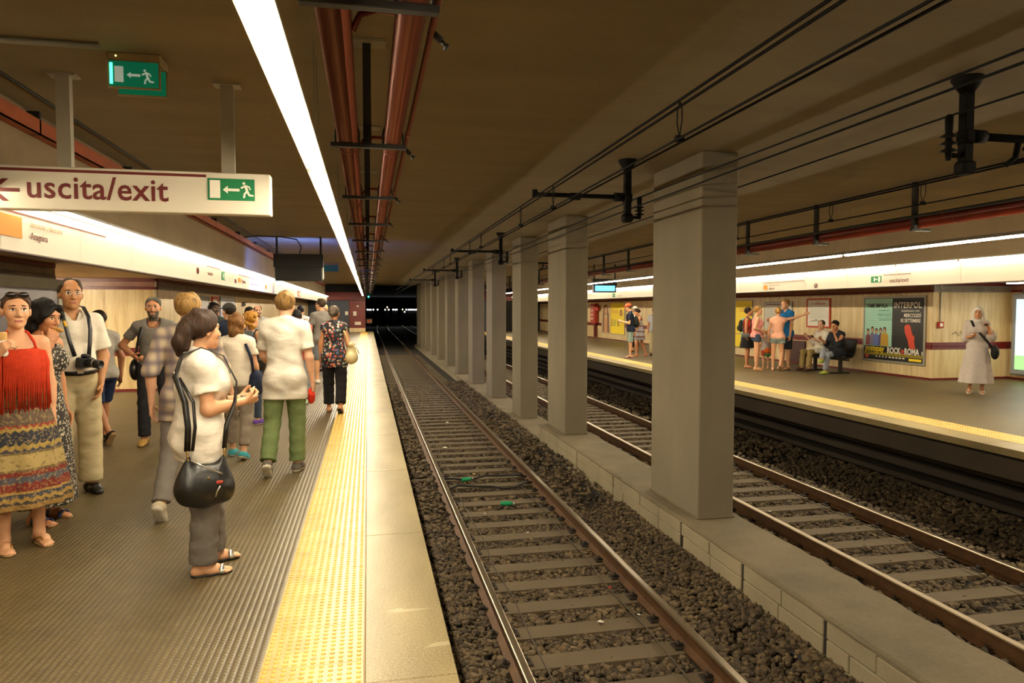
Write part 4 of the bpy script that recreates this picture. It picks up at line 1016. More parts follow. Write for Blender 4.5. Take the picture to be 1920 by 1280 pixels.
def mesh_np(name, parts, mats, zone=None):
    """parts: list of (verts, quads); zone(P centres) -> material index"""
    o = 0; V = []; Q = []
    for p, q in parts:
        if len(p) == 0: continue
        V.append(p); Q.append(q+o); o += len(p)
    V = np.concatenate(V).astype(np.float32); Q = np.concatenate(Q).astype(np.int32)
    me = bpy.data.meshes.new(name)
    me.vertices.add(len(V)); me.vertices.foreach_set('co', V.ravel())
    me.loops.add(Q.size); me.loops.foreach_set('vertex_index', Q.ravel())
    me.polygons.add(len(Q)); me.polygons.foreach_set('loop_start', np.arange(0, Q.size, 4, dtype=np.int32)); me.polygons.foreach_set('loop_total', np.full(len(Q), 4, np.int32))
    for m in mats: me.materials.append(m)
    if zone is not None: me.polygons.foreach_set('material_index', zone(V[Q].mean(1)).astype(np.int32))
    me.polygons.foreach_set('use_smooth', np.ones(len(Q), bool))
    me.update(calc_edges=True)
    return me
def Rz(a): c, s = math.cos(a), math.sin(a); return np.array([[c, -s, 0], [s, c, 0], [0, 0, 1]], np.float32)
def Rx(a): c, s = math.cos(a), math.sin(a); return np.array([[1, 0, 0], [0, c, -s], [0, s, c]], np.float32)
def Ry(a): c, s = math.cos(a), math.sin(a); return np.array([[c, 0, s], [0, 1, 0], [-s, 0, c]], np.float32)
# ---- materials for people
def skin_mat(name, col):
    if name in _mats: return _mats[name]
    m = bpy.data.materials.new(name); _mats[name] = m; t = NT(m); c = lin(col)
    n = t.noise(9, 3); t.col(t.ramp(n, [(.3, tuple(x*.88 for x in c)), (.7, tuple(min(1, x*1.06) for x in c))]))
    t.b.inputs['Roughness'].default_value = .5
    t.b.inputs['Subsurface Weight'].default_value = 0.0
    return m
SKIN = {'fair': 'cf9a74', 'tan': 'bb8058', 'pink': 'd3a182', 'dark': '4a2f22', 'olive': 'b27c52'}
def hair_mat(name, col):
    if name in _mats: return _mats[name]
    m = bpy.data.materials.new(name); _mats[name] = m; t = NT(m); c = lin(col)
    n = t.noise(1.0, 4, stretch=(70, 70, 9)); t.col(t.ramp(n, [(.3, tuple(x*.45 for x in c)), (.7, tuple(min(1, x*1.5) for x in c))]))
    t.b.inputs['Roughness'].default_value = .62; t.b.inputs['Specular IOR Level'].default_value = .22; t.bump(n, .7, .008)
    return m
m_silver = M('silver_metal', 'c8c2b6', .3, .9)
def cloth(name, col, var=.12, scale=14, rough=.85, bump=.25):
    key = 'cloth_'+name
    if key in _mats: return _mats[key]
    m = bpy.data.materials.new(key); _mats[key] = m; t = NT(m); c = lin(col)
    n = t.noise(scale, 4); t.col(t.ramp(n, [(.3, tuple(x*(1-var) for x in c)), (.7, tuple(min(1, x*(1+var*.6)) for x in c))]))
    t.b.inputs['Roughness'].default_value = rough; t.b.inputs['Specular IOR Level'].default_value = .25
    w = t.noise(7, 2, stretch=(1.0, 1.0, 1.8), rough=.45); fn = t.noise(240, 2)
    t.bump(t.math('ADD', t.math('MULTIPLY', w, 1.0), t.math('MULTIPLY', fn, .01)), .45, .035)
    return m
def plaid(name, base, line1, line2, pitch, w=.25):
    key = 'plaid_'+name
    if key in _mats: return _mats[key]
    m = bpy.data.materials.new(key); _mats[key] = m; t = NT(m)
    s = t.n.new('ShaderNodeSeparateXYZ'); t.l.new(t.coord(), s.inputs[0])
    ang = t.math('ADD', s.outputs[0], t.math('MULTIPLY', s.outputs[1], .8))
    fx = t.math('ADD', t.math('MULTIPLY', t.math('SINE', t.math('MULTIPLY', ang, 6.283/pitch)), .5), .5)
    fz = t.math('ADD', t.math('MULTIPLY', t.math('SINE', t.math('MULTIPLY', s.outputs[2], 6.283/pitch)), .5), .5)
    g = lambda f, p: t.math('POWER', f, p)
    c = t.mix(t.math('MULTIPLY', g(fx, 1.6), .75), lin(base), lin(line1)); c = t.mix(t.math('MULTIPLY', g(fz, 1.6), .75), c, lin(line2))
    t.col(c); t.b.inputs['Roughness'].default_value = .85
    return m
def bands(name, stops, z0, z1, zigzag=.035):
    """horizontal woven bands between heights z0 and z1 with a speckled motif"""
    key = 'bands_'+name
    if key in _mats: return _mats[key]
    m = bpy.data.materials.new(key); _mats[key] = m; t = NT(m)
    co = t.coord(); s = t.n.new('ShaderNodeSeparateXYZ'); t.l.new(co, s.inputs[0])
    th = t.math('ARCTAN2', s.outputs[1], s.outputs[0])
    zig = t.math('PINGPONG', t.math('MULTIPLY', th, 26/6.283), .5)
    st = t.math('GREATER_THAN', t.math('SINE', t.math('MULTIPLY', s.outputs[2], 55)), .1)
    zz = t.math('ADD', s.outputs[2], t.math('MULTIPLY', t.math('MULTIPLY', t.math('SUBTRACT', zig, .25), st), zigzag))
    f = t.math('DIVIDE', t.math('SUBTRACT', zz, z0), z1-z0)
    n = t.n.new('ShaderNodeValToRGB'); t.l.new(f, n.inputs[0]); n.color_ramp.interpolation = 'CONSTANT'
    e = n.color_ramp.elements
    while len(e) < len(stops): e.new(.5)
    for q, (p, c) in zip(e, stops): q.position = p; q.color = lin(c)+(1,)
    col = n.outputs[0]
    w = t.noise(60, 3); col = t.mix(t.math('MULTIPLY', t.math('GREATER_THAN', w, .56), .35), col, lin('b59a62')); w2 = t.noise(45, 3)
    col = t.mix(t.math('MULTIPLY', t.math('GREATER_THAN', w2, .58), .40), col, lin('3c2a22'))
    t.col(col); t.b.inputs['Roughness'].default_value = .9; t.bump(t.noise(9, 4), .4, .04)
    return m
def spots(name, base, cols, scale, thr=.45, mix=1.0):
    key = 'spots_'+name
    if key in _mats: return _mats[key]
    m = bpy.data.materials.new(key); _mats[key] = m; t = NT(m); co = t.coord()
    v = t.n.new('ShaderNodeTexVoronoi'); v.inputs['Scale'].default_value = scale; v.inputs['Randomness'].default_value = .9; t.l.new(co, v.inputs['Vector'])
    s = t.n.new('ShaderNodeSeparateColor'); t.l.new(v.outputs['Color'], s.inputs[0])
    n = t.n.new('ShaderNodeValToRGB'); t.l.new(s.outputs[0], n.inputs[0]); n.color_ramp.interpolation = 'CONSTANT'
    e = n.color_ramp.elements
    while len(e) < len(cols): e.new(.5)
    for i, (q, c) in enumerate(zip(e, cols)): q.position = i/len(cols); q.color = lin(c)+(1,)
    d = t.math('ADD', v.outputs['Distance'], t.math('MULTIPLY', t.math('SUBTRACT', t.noise(scale*3, 2), .5), .3))
    t.col(t.mix(t.math('MULTIPLY', t.math('LESS_THAN', d, thr), mix), lin(base), n.outputs[0])); t.b.inputs['Roughness'].default_value = .8
    return m
m_eyew = M('eye_white', 'd8cfc2', .3); m_iris = M('eye_iris', '2a1a10', .2)
HEADC = {}
def head_field(X, beard=0, sex='m'):
    """X maps head-local points to person space: (R, centre, scale)"""
    R, c, s = X
    T = lambda p: c+R@(np.asarray(p, np.float32)*s)
    f = F(.012*s)
    E = lambda p, r: el(T(p), np.asarray(r)*s, R)
    K = lambda a, b, ra, rb: rc(T(a), T(b), ra*s, rb*s)
    w = 1.0 if sex == 'm' else .93
    f.add(E((0, -.014, .040), (.076, .098, .086))); f.add(E((0, .022, -.022), (.064*w, .072, .085)), .03*s)
    f.add(E((0, .040, -.075), (.047*w, .050, .040)), .025*s); f.add(K((0, .078, -.098), (0, .076, -.102), .017, .016), .025*s)
    f.add(K((-.030, .074, .034), (.030, .074, .034), .017, .017), .02*s)
    f.add(K((0, .090, .018), (0, .110, -.026), .007, .0125), .012*s); f.add(K((-.013, .098, -.032), (.013, .098, -.032), .008, .008), .008*s)
    for q in (-1, 1):
        f.add(E((q*.042*w, .062, -.020), (.024, .024, .026)), .025*s)
        f.minus(el(T((q*.031, .101, .010)), np.array((.017, .014, .011))*s, R), .012*s)
        f.add(E((q*.079, -.008, -.002), (.010, .020, .032)), .008*s)
    f.add(K((-.017, .087, -.060), (.017, .087, -.060), .008, .008), .010*s); f.add(K((-.013, .088, -.071), (.013, .088, -.071), .008, .008), .008*s)
    return f, T
def person(label, loc, face, H=1.72, sex='m', skin='fair', h=.012, lean=0, side=0, twist=0, head=(0, 0, 0),
           armR=None, armL=None, legR=None, legL=None, footR=(0.1, 0), footL=(-.1, 0), girth=1.0, belly=0, curl=(.35, .35), palmR=None, palmL=None,
           top=None, bottom=None, shoes=None, hair=None, detail=1, group=None, cat='person', extra=None, sit=None, beard=None, headonly=False):
    h = h*1.22
    r = math.atan2(-face[0], face[1])
    root = thing('person', label, cat, (loc[0], loc[1], loc[2] if len(loc) > 2 else 0.0), r, group)
    s = H/1.75; g = girth*s; fem = sex == 'f'
    D = {}
    # --- skeleton
    hw = .092*s if not fem else .096*s
    tl, sl = .425*s, .415*s; ah = .075*s
    legR = legR or ((.02, .02, -1), (.0, -.03, -1)); legL = legL or ((-.02, .02, -1), (.0, -.03, -1))
    Z = lambda: np.zeros(3, np.float32)
    hipR, hipL = A3(hw, 0, 0), A3(-hw, 0, 0)
    kR = hipR+nrm(legR[0])*tl; kL = hipL+nrm(legL[0])*tl; aR = kR+nrm(legR[1])*sl; aL = kL+nrm(legL[1])*sl
    base = sit if sit is not None else -min(aR[2]-ah, aL[2]-ah)
    off = A3(0, 0, base)
    if sit is None:
        mid = (aR+aL)/2; off = off-A3(mid[0], mid[1], 0)
    hipR, hipL, kR, kL, aR, aL = [q+off for q in (hipR, hipL, kR, kL, aR, aL)]
    pel = (hipR+hipL)/2
    T = Ry(side)@Rx(-lean); Tt = T@Rz(twist)
    tp = lambda x, y, z: pel+T@A3(x*s, y*s, z*s)
    tt = lambda x, y, z: pel+Tt@A3(x*s, y*s, z*s)
    shw = .175 if not fem else .150
    sR, sL = tt(shw, -.01, .492), tt(-shw, -.01, .492); nk = tt(0, -.012, .555)
    hy, hp, hr = head; HR = Tt@Rz(hy)@Rx(-hp)@Ry(hr)
    hc = tt(0, .015, .600)+HR@A3(0, .01*s, .105*s)
    ual, fal = .295*s, .250*s
    armR = armR or ((.12, .02, -1), (.05, .15, -1)); armL = armL or ((-.12, .02, -1), (-.05, .15, -1))
    eR = sR+nrm(armR[0])*ual; wR = eR+nrm(armR[1])*fal; eL = sL+nrm(armL[0])*ual; wL = eL+nrm(armL[1])*fal
    D.update(sR=sR, sL=sL, eR=eR, eL=eL, wR=wR, wL=wL, hc=hc, HR=HR, pel=pel, T=T, Tt=Tt, tp=tp, tt=tt, kR=kR, kL=kL, aR=aR, aL=aL, root=root, s=s, H=H, nk=nk)
    TI = Tt
    def torso(f, o=0.0, k=.04):
        f.k = k
        e = lambda c, rr, RR=T: f.add(el(c, np.array(rr)*g+o, RR))
        e(tp(0, -.005, .04), (.158 if not fem else .168, .112, .13)); e(tp(0, .0, .21), (.138 if not fem else .122, .098, .16))
        e(tt(0, .0, .375), (.158 if not fem else .136, .108, .17), Tt)
        for q in (-1, 1): e(tp(q*.068, -.058, -.005), (.088, .085, .095))
        if fem:
            for q in (-1, 1): e(tt(q*.07, .082, .365), (.066, .062, .07), Tt)
        if belly: e(tp(0, .05, .16), (.12+belly*.4, .09+belly, .14))
        f.add(rc(tt(shw-.03, -.01, .468), tt(-shw+.03, -.01, .468), .052*g+o, .052*g+o))
        for a in (sR, sL): f.add(rc(nk-Tt@A3(0, 0, .004*s), a+Tt@A3(0, 0, -.002*s), .040*s+o, .044*g+o))
        return f
    def arm(f, w, o0=0.0, o1=0.0, upto=2.0, k=.02):
        S, E_, W_ = (sR, eR, wR) if w == 'R' else (sL, eL, wL)
        f.add(rc(S, E_, .050*g+o0, .038*g+o0), k)
        if upto > 1: f.add(rc(E_, W_, .038*g+o1, (.026*s if not fem else .023*s)+o1), k); f.add(rc(E_, E_+(W_-E_)*.45, .039*g+o1, .034*g+o1), k)
        return f
    def leg(f, w, o0=0.0, o1=0.0, k=.02):
        hp_, K_, A_ = (hipR, kR, aR) if w == 'R' else (hipL, kL, aL)
        sg = 1 if w == 'R' else -1
        f.add(rc(hp_+A3(sg*-.008, -.01, .0), K_, .088*g+o0, .054*g+o0), k)
        bk = -nrm(np.cross(np.cross(nrm(A_-K_), A3(1, 0, 0)), nrm(A_-K_))*0+A3(0, 1, 0))
        f.add(rc(K_, A_, .052*g+o1, .034*s+o1), k); f.add(rc(K_+(A_-K_)*.12+bk*.014*s, K_+(A_-K_)*.5+bk*.012*s, .050*g+o1, .040*g+o1), k)
        return f
    def footX(w):
        A_ = aR if w == 'R' else aL; yw, pt = footR if w == 'R' else footL
        Fm = Rz(-yw)@Rx(pt)          # yaw outwards positive to the right, pitch: toe up positive
        o = A_-Fm@A3(0, 0, ah)
        return lambda x, y, z: o+Fm@(A3(x, y, z)*s), Fm, o
    def foot(f, w, o=0.0, k=.02):
        X, Fm, og = footX(w); A_ = aR if w == 'R' else aL; sg = 1 if w == 'R' else -1
        f.add(rc(A_, X(0, -.035, .038), .036*s+o, .032*s+o), k); f.add(rc(X(0, -.04, .034), X(sg*.004, .08, .040), .031*s+o, .034*s+o), k)
        f.add(rc(X(sg*.004, .06, .030), X(sg*-.004, .150, .020), .036*s+o, .025*s+o, (Fm@A3(0, 0, 1), .75)), k)
        return f
    def hand(f, w, c, pn=None, fine=True):
        E_, W_ = (eR, wR) if w == 'R' else (eL, wL); d = nrm(W_-E_); sg = 1 if w == 'R' else -1
        n = nrm(pn) if pn is not None else nrm(A3(-sg, .1, 0)); n = nrm(n-d*(n@d)); sd = np.cross(d, n)*sg   # sd points to the thumb side
        kn = W_+d*.085*s
        f.add(rc(W_-d*.02*s, W_+d*.03*s, .024*s, .026*s, (n, .8)), .012)
        f.add(rc(W_+d*.035*s-sd*.018*s, kn-sd*.026*s, .020*s, .017*s, (n, .75)), .01); f.add(rc(W_+d*.03*s+sd*.014*s, kn+sd*.022*s, .021*s, .018*s, (n, .75)), .01)
        f.add(rc(W_+d*.04*s, kn, .022*s, .02*s, (n, .65)), .01)
        for i, (lat, L) in enumerate(((.030, .9), (.010, 1.0), (-.010, .95), (-.029, .78))):
            p = kn+sd*lat*s; a = c*.75+.04*i*c
            q = p
            for j, (ln, rr) in enumerate(((.044, .0095), (.028, .0088), (.022, .0078))):
                dd = d*math.cos(a)+n*math.sin(a); q2 = q+dd*ln*L*s; f.add(rc(q, q2, rr*s, (rr-.0008)*s), .004); q = q2; a += c*1.15
        tb = W_+d*.028*s+sd*.026*s; d1 = nrm(sd*.75+d*.65+n*.35); t1 = tb+d1*.042*s; d2 = nrm(sd*.25+d*.85+n*(.3+c*.6)); t2 = t1+d2*.030*s; d3 = nrm(d*.9+n*(.2+c*.8)-sd*.1*c)
        f.add(rc(tb, t1, .0145*s, .0115*s), .008); f.add(rc(t1, t2, .011*s, .010*s), .004); f.add(rc(t2, t2+d3*.022*s, .0098*s, .008*s), .004)
        D['palm'+w] = W_+d*.07*s+n*.02*s; D['hd'+w] = d; D['hn'+w] = n; D['hs'+w] = sd
        return f
    m_sk = skin_mat('skin_'+skin, SKIN[skin]); m_lip = M('lip_'+skin, {'fair': 'a85a4a', 'tan': '98503c', 'pink': 'b05c50', 'dark': '5a3028', 'olive': '965040'}[skin], .45)
    hcol = (hair or {}).get('col', '3a2616'); m_hr = hair_mat('hair_'+hcol, hcol)
    # --- body mesh
    parts = []
    fb = torso(F()); fb.off = -.012
    body = F(.03); body.add((fb, fb.lo, fb.hi))
    arm(body, 'R'); arm(body, 'L'); body.add(rc(nk-Tt@A3(0, 0, .02*s), hc+HR@A3(0, -.012*s, -.05*s), .056*s if not fem else .047*s, .052*s if not fem else .044*s), .03)
    leg(body, 'R'); leg(body, 'L')
    if detail < 2:
        foot(body, 'R'); foot(body, 'L'); hand(body, 'R', curl[0], palmR); hand(body, 'L', curl[1], palmL)
    hd, HT = head_field((HR, hc, s*1.0), sex=sex)
    parts.append(polygonize(body, body.lo, body.hi, h))
    hfull = F(.02*s); hfull.add((hd, hd.lo, hd.hi)); hfull.add(rc(nk, hc+HR@A3(0, -.012*s, -.05*s), .054*s if not fem else .045*s, .052*s if not fem else .044*s), .02)
    parts.append(polygonize(hfull, hd.lo-A3(.0, .0, .05), hd.hi, .005 if detail == 2 else (.0085 if h < .0175 else .011)))
    if detail == 2:
        for w, c, pn in (('R', curl[0], palmR), ('L', curl[1], palmL)):
            fh = F(.012); hand(fh, w, c, pn); E_, W_ = (eR, wR) if w == 'R' else (eL, wL); fh.add(rc(W_+(E_-W_)*.3, W_, .028*s, .0245*s), .012); parts.append(polygonize(fh, fh.lo, fh.hi, .005))
        for w in 'RL':
            ff = F(.015); foot(ff, w)
            X, Fm, og = footX(w); sg = 1 if w == 'R' else -1
            for i, (lx_, ly_, rr) in enumerate(() if shoes and shoes['kind'] in ('sneaker', 'shoe') else ((-.026, .172, .0125), (-.006, .176, .0095), (.010, .170, .009), (.024, .160, .0085), (.036, .146, .008))):
                ff.add(rc(X(sg*lx_*.9, ly_-.05, .022), X(sg*lx_, ly_, .014), rr*1.15*s, rr*s), .004)
            A_, K_ = (aR, kR) if w == 'R' else (aL, kL); ff.add(rc(A_, A_+(K_-A_)*.12, .036*s, .036*s)); ff.cut(X(0, 0, .004), -(Fm@A3(0, 0, 1)))
            parts.append(polygonize(ff, ff.lo, ff.hi, .0055))
    Hi = HR/(s)
    mats = [m_sk, m_lip, m_hr, m_eyew, m_iris]
    def zone(P):
        q = (P-hc)@HR/s; z = np.zeros(len(P), int)
        fr = q[:, 1] > .05
        if detail >= 1:
            z[fr & ((q[:, 0]/.026)**2+((q[:, 2]+.066)/.0085)**2 < 1)] = 1
            ax = np.abs(q[:, 0])
            z[fr & (((ax-.033)/.019)**2+((q[:, 2]-.034-(.0 if not fem else .002)+(ax-.033)*.12)/.0048)**2 < 1)] = 2
            e2 = ((ax-.031)/.0145)**2+((q[:, 2]-.010)/.0062)**2; z[fr & (e2 < 1)] = 3; z[fr & (e2 < 1) & (np.abs(ax-.031) < .0065)] = 4
            z[fr & (e2 >= 1) & (((ax-.031)/.0175)**2+((q[:, 2]-.013)/.0085)**2 < 1) & (q[:, 2] > .013)] = 4
        if beard:
            bz = (q[:, 1] > -.005) & (q[:, 2] < -.035) & (q[:, 2] > -.15) & ~((np.abs(q[:, 0]) < .026) & (np.abs(q[:, 2]+.066) < .009)); bz &= (np.abs(q[:, 0]) > .035) | (q[:, 2] < -.075) | ((q[:, 2] > -.056) & (q[:, 2] < -.04)) | (np.abs(q[:, 0]) > .028)
            z[bz] = 2
        return z
    o = link('body', mesh_np('body', parts, mats, zone), root)
    # --- clothing
    ch = h if detail < 2 else max(.0095, h*.8)
    def piece(nm, f, mt, hh=None, lo=None, hi=None, zn=None):
        p = polygonize(f, f.lo-.03 if lo is None else lo, f.hi+.03 if hi is None else hi, hh or ch)
        if len(p[0]) == 0: return None
        return link(nm, mesh_np(nm, [p], mt if isinstance(mt, list) else [mt], zn), root)
    D['piece'] = piece; D['torso'] = torso; D['arm'] = arm; D['leg'] = leg; D['foot'] = foot; D['footX'] = footX; D['HT'] = HT
    if top:
        o_ = top.get('o', .016)
        if bottom and bottom['kind'] in ('trousers', 'shorts') and top.get('hem', -.05) < .08: o_ = max(o_, bottom.get('o', .014)+.009)
        f = torso(F(), o_)
        sl_ = top.get('sleeve', .6); lo_ = top.get('loose', .012)
        for w in 'RL':
            S, E_, W_ = (sR, eR, wR) if w == 'R' else (sL, eL, wL)
            if sl_ > 0:
                q = F(.02)
                if sl_ <= 1.0:
                    end = S+(E_-S)*sl_; q.add(rc(S, E_, .050*g+lo_*.7, .045*g+lo_*1.4)); q.cut(end, E_-S)
                else:
                    q.add(rc(S, E_, .054*g+lo_*.8, .042*g+lo_)); q.add(rc(E_, W_, .042*g+lo_, .031*g+lo_)); q.cut(E_+(W_-E_)*(sl_-1), W_-E_)
                f.add((q, q.lo, q.hi), .02)
        hz = top.get('hem', -.05)
        if bottom and bottom['kind'] in ('trousers', 'shorts') and hz < .0:
            for hp_, K_ in ((hipR, kR), (hipL, kL)): f.add(rc(hp_, hp_+(K_-hp_)*.6, .090*g+bottom.get('o', .014)+.006, .085*g+bottom.get('o', .014)+.006), .03)
        if top.get('flare', 0): f.add(rc(tp(0, 0, .25), tp(0, 0, hz-.1), .10*g, (.13+top['flare'])*g, (nrm(T@A3(0, 1, 0)), .75)), .05)
        elif hz < -.02: f.add(rc(tp(0, -.005, .16), tp(0, -.008, hz-.1), .125*g+lo_, .145*g+lo_, (nrm(T@A3(0, 1, 0)), .78)), .04)
        f.wr = folds(top.get('fold', .003), 30, 26, 40, sum(map(ord, label)) % 997)
        f.cut(tp(0, 0, hz), -(T@A3(0, 0, 1)))
        nz = top.get('neck', .545); nd = top.get('dip', .03)
        if sl_ > 0:
            f.cut(tt(0, .03, nz+.045), Tt@A3(0, .35, 1))
            nr = (.064 if not fem else .055)*s
            f.minus(rc(nk-Tt@A3(0, 0, .06*s), hc, nr, nr), .008)
            f.minus(el(tt(0, .07, nz+.035-nd*.3), np.array((.058+nd*.4, .075, .035+nd))*s, Tt), .012)
        else:
            f.cut(tt(0, 0, nz+.005), Tt@A3(0, .25, 1))
            f.minus(el(tt(0, .05, nz+.02-nd*.3), np.array((.062, .07, .045+nd))*s, Tt), .012)
        if sl_ <= 0:
            for q, S in ((1, sR), (-1, sL)): f.cut(tt(q*(top.get('strap', .125)), 0, .45), Tt@A3(q, 0, .12)) if top.get('strap', .125) < .2 else None
            if top.get('tube'): f.cut(tt(0, 0, top['tube']), Tt@A3(0, -.1, 1))
        D['top'] = piece(top.get('name', 'shirt'), f, top['mat'], zn=top.get('zone'), lo=f.lo-.02, hi=f.hi+.02)
    if bottom:
        kind = bottom['kind']; wz = bottom.get('waist', .10); f = F(.03)
        if top and top.get('hem', -.05) < .08 and kind in ('trousers', 'shorts'): wz = top.get('hem', -.05)+.10
        o_ = bottom.get('o', .014)
        if kind in ('trousers', 'shorts'):
            tq = torso(F(), o_); tq.cut(tp(0, 0, wz), T@A3(0, .1, 1)); f.add((tq, tq.lo, np.minimum(tq.hi, tp(0, 0, wz)+.3)))
            for w in 'RL':
                hp_, K_, A_ = (hipR, kR, aR) if w == 'R' else (hipL, kL, aL)
                q = F(.02); hm = bottom.get('hemr', .06)*s; ln = bottom.get('len', 1.93); kr = bottom.get('kneer', .071)*g
                if ln <= 1: q.add(rc(hp_, K_, .092*g+o_, hm+ (.0))); q.cut(hp_+(K_-hp_)*ln, K_-hp_)
                else: q.add(rc(hp_, K_, .090*g+o_, kr)); q.add(rc(K_, A_+(A_-K_)*.1, kr, hm)); q.cut(K_+(A_-K_)*(ln-1), A_-K_)
                q.wr = folds(bottom.get('fold', .0028), 22, 20, 60, 31+ord(w))
                f.add((q, q.lo, q.hi), .02)
            if sit is None: f.cut(tp(0, 0, max(wz, -.02)+.03 if wz < .05 else wz), T@A3(0, .1, 1))
        else:
            zt, zb = float(tp(0, 0, wz)[2]), bottom['zb']; rt, rb = bottom.get('rt', .125)*g, bottom['rb']; npl = bottom.get('pleats', 11); am = bottom.get('amp', .05); c0 = tp(0, 0, wz); lx, ly = bottom.get('shift', (0, 0)); fy = bottom.get('fy', .85)
            def cone(P):
                t = np.clip((zt-P[:, 2])/(zt-zb), 0, 1); x = P[:, 0]-c0[0]-lx*t; y = (P[:, 1]-c0[1]-ly*t)/fy
                th = np.arctan2(y, x); hipb = .045*np.sin(np.clip(t*(zt-zb)/.34, 0, 1)*np.pi/2)
                R = rt+hipb+(rb-rt-.045)*t; R = R*(1+am*t*np.sin(npl*th+2*np.sin(2*th)))
                return ((np.sqrt(x*x+y*y)-R)*.8*min(1, fy+.1)).astype(np.float32)
            f.add((cone, A3(-rb*1.2+min(lx, 0), -rb*1.2+min(ly, 0), zb), A3(rb*1.2+max(lx, 0), rb*1.2+max(ly, 0), zt))); f.lo = np.minimum(f.lo, A3(c0[0]-rb*1.3, c0[1]-rb*1.3, zb)); f.hi = np.maximum(f.hi, A3(c0[0]+rb*1.3, c0[1]+rb*1.3, zt))
            f.cut((0, 0, zt), (0, 0, 1)); f.cut((0, 0, zb), (0, 0, -1))
        D['bottom'] = piece(bottom.get('name', kind), f, bottom['mat'], zn=bottom.get('zone'))
        if bottom.get('belt'):
            bt = torso(F(), o_+.007); bt.cut(tp(0, 0, wz+.004), T@A3(0, .1, 1)); bt.cut(tp(0, 0, wz-.034), T@A3(0, -.1, -1)); bl_ = piece('belt', bt, bottom['belt'], .008)
            by = .06
            while float(torso(F(), o_+.007)(np.array([tp(0, by, wz-.015)], np.float32))[0]) < 0 and by < .3: by += .004
            MB().box(tuple(tp(-.022, by-.012, wz-.033)), tuple(tp(.022, by+.006, wz+.003)), .004).build('belt_buckle', m_silver, bl_)
    if shoes:
        for w in 'RL':
            X, Fm, og = footX(w); up = Fm@A3(0, 0, 1); sg = 1 if w == 'R' else -1; kd = shoes['kind']
            if kd in ('sneaker', 'shoe'):
                f = foot(F(.02), w, .010); f.cut(X(0, 0, .085 if kd == 'sneaker' else .075), up); f.cut(X(0, 0, 0), -up)
                zl = .022*s
                def zn(P, og=og, up=up): return (((P-og)@up) < zl).astype(int)
                piece('shoe', f, [shoes['mat'], shoes.get('sole', shoes['mat'])], .008 if detail == 2 else h*.8, zn=zn)
            else:
                f = F(.02); f.add(rc(X(0, -.042, .004), X(sg*.002, .05, .004), .034*s, .036*s)); f.add(rc(X(sg*.002, .05, .004), X(sg*-.002, .150, .004), .038*s, .036*s)); f.cut(X(0, 0, .014 if kd != 'platform' else .03), up); f.cut(X(0, 0, -.002), -up)
                sol = piece('sandal', f, shoes['sole'], .007 if detail == 2 else .009)
                n_ = 9
                def band_(y0, y1, z_top, nm, mt, wd=.5):
                    b = MB(); pts = []
                    vs = []; fs = []
                    for i in range(n_):
                        a = math.pi*i/(n_-1); xx = math.cos(a)*.047; zz = .010+math.sin(a)*z_top
                        for yy in (y0, y1): p = X(xx, yy, zz); vs.append(tuple(p))
                    for i in range(n_-1): fs.append((2*i, 2*i+1, 2*i+3, 2*i+2))
                    b.smooth = True; b.add(vs, fs); ob = b.build(nm, mt, sol); md = ob.modifiers.new('thick', 'SOLIDIFY'); md.thickness = .004; md.offset = 1
                if kd == 'thong':
                    for q in (-1, 1):
                        pts = [X(sg*-.012, .145, .022), X(q*.024, .095, .058), X(q*.040, .04, .045), X(q*.043, .0, .012)]; MB().tube([tuple(p) for p in pts], .006*s, 6).build('strap', shoes['mat'], sol)
                else:
                    band_(.095, .130, .048, 'strap', shoes['mat'])
                    if kd != 'slide': band_(-.0, .025, .082, 'strap', shoes.get('mat2', shoes['mat']))
    if hair and hair.get('style') != 'none':
        st = hair['style']; T_ = HT; ss = s
        E = lambda p, r, k=None: el(T_(p), np.asarray(r)*ss, HR)
        K = lambda a, b, ra, rb: rc(T_(a), T_(b), ra*ss, rb*ss)
        f = F(.02); vol = hair.get('vol', .012)
        f.add(E((0, -.018, .042), (.078+vol, .098+vol, .087+vol)))
        fz = hair.get('line', .068)
        hn = nrm(HR@A3(0, .78, -.62)); hair_front = True
        cap_low = hair.get('low', -.075)
        main = f
        f.wr = folds(hair.get('fold', .0035), 75, 60, 45, 5)
        f.cut(T_((0, .060, fz)), hn); f.cut(T_((0, 0, cap_low)), HR@A3(0, 0, -1))
        if hair.get('temple', True): f.minus(K((-.075, .055, -.01), (-.06, .10, .03), .022, .03), .01) ; f.minus(K((.075, .055, -.01), (.06, .10, .03), .022, .03), .01)
        if st == 'recede': f.minus(E((0, .075, .10), (.055, .07, .055)), .02)
        if st == 'bald': f.minus(E((0, .03, .12), (.07, .10, .07)), .02)
        g2 = F(.02); g2.add((f, f.lo, f.hi)); g2.wr = folds(hair.get('fold', .0035), 80, 70, 30, 9)
        if st == 'pony':
            for a, b_, ra, rb in hair.get('tail', [((0, -.10, .05), (0, -.15, .02), .035, .045), ((0, -.15, .02), (0, -.16, -.12), .045, .02)]): g2.add(K(a, b_, ra, rb), .02)
        if st == 'bun': g2.add(E((0, -.115, .0), (.04, .035, .04)), .02)
        if st == 'bob':
            for q in (-1, 1): g2.add(K((q*.07, -.03, .03), (q*.078, -.03, -.085), .035, .03), .03)
            if hair.get('fringe'):
                for q in (-1, 1): g2.add(K((q*.02, .075, .095), (q*.072, .055, .03), .022, .022), .02); g2.add(K((q*.072, .055, .03), (q*.084, .015, -.06), .022, .018), .02)
            g2.add(K((0, -.08, .03), (0, -.085, -.10), .06, .06), .03); g2.wr = folds(.007, 70, 70, 60, 11)
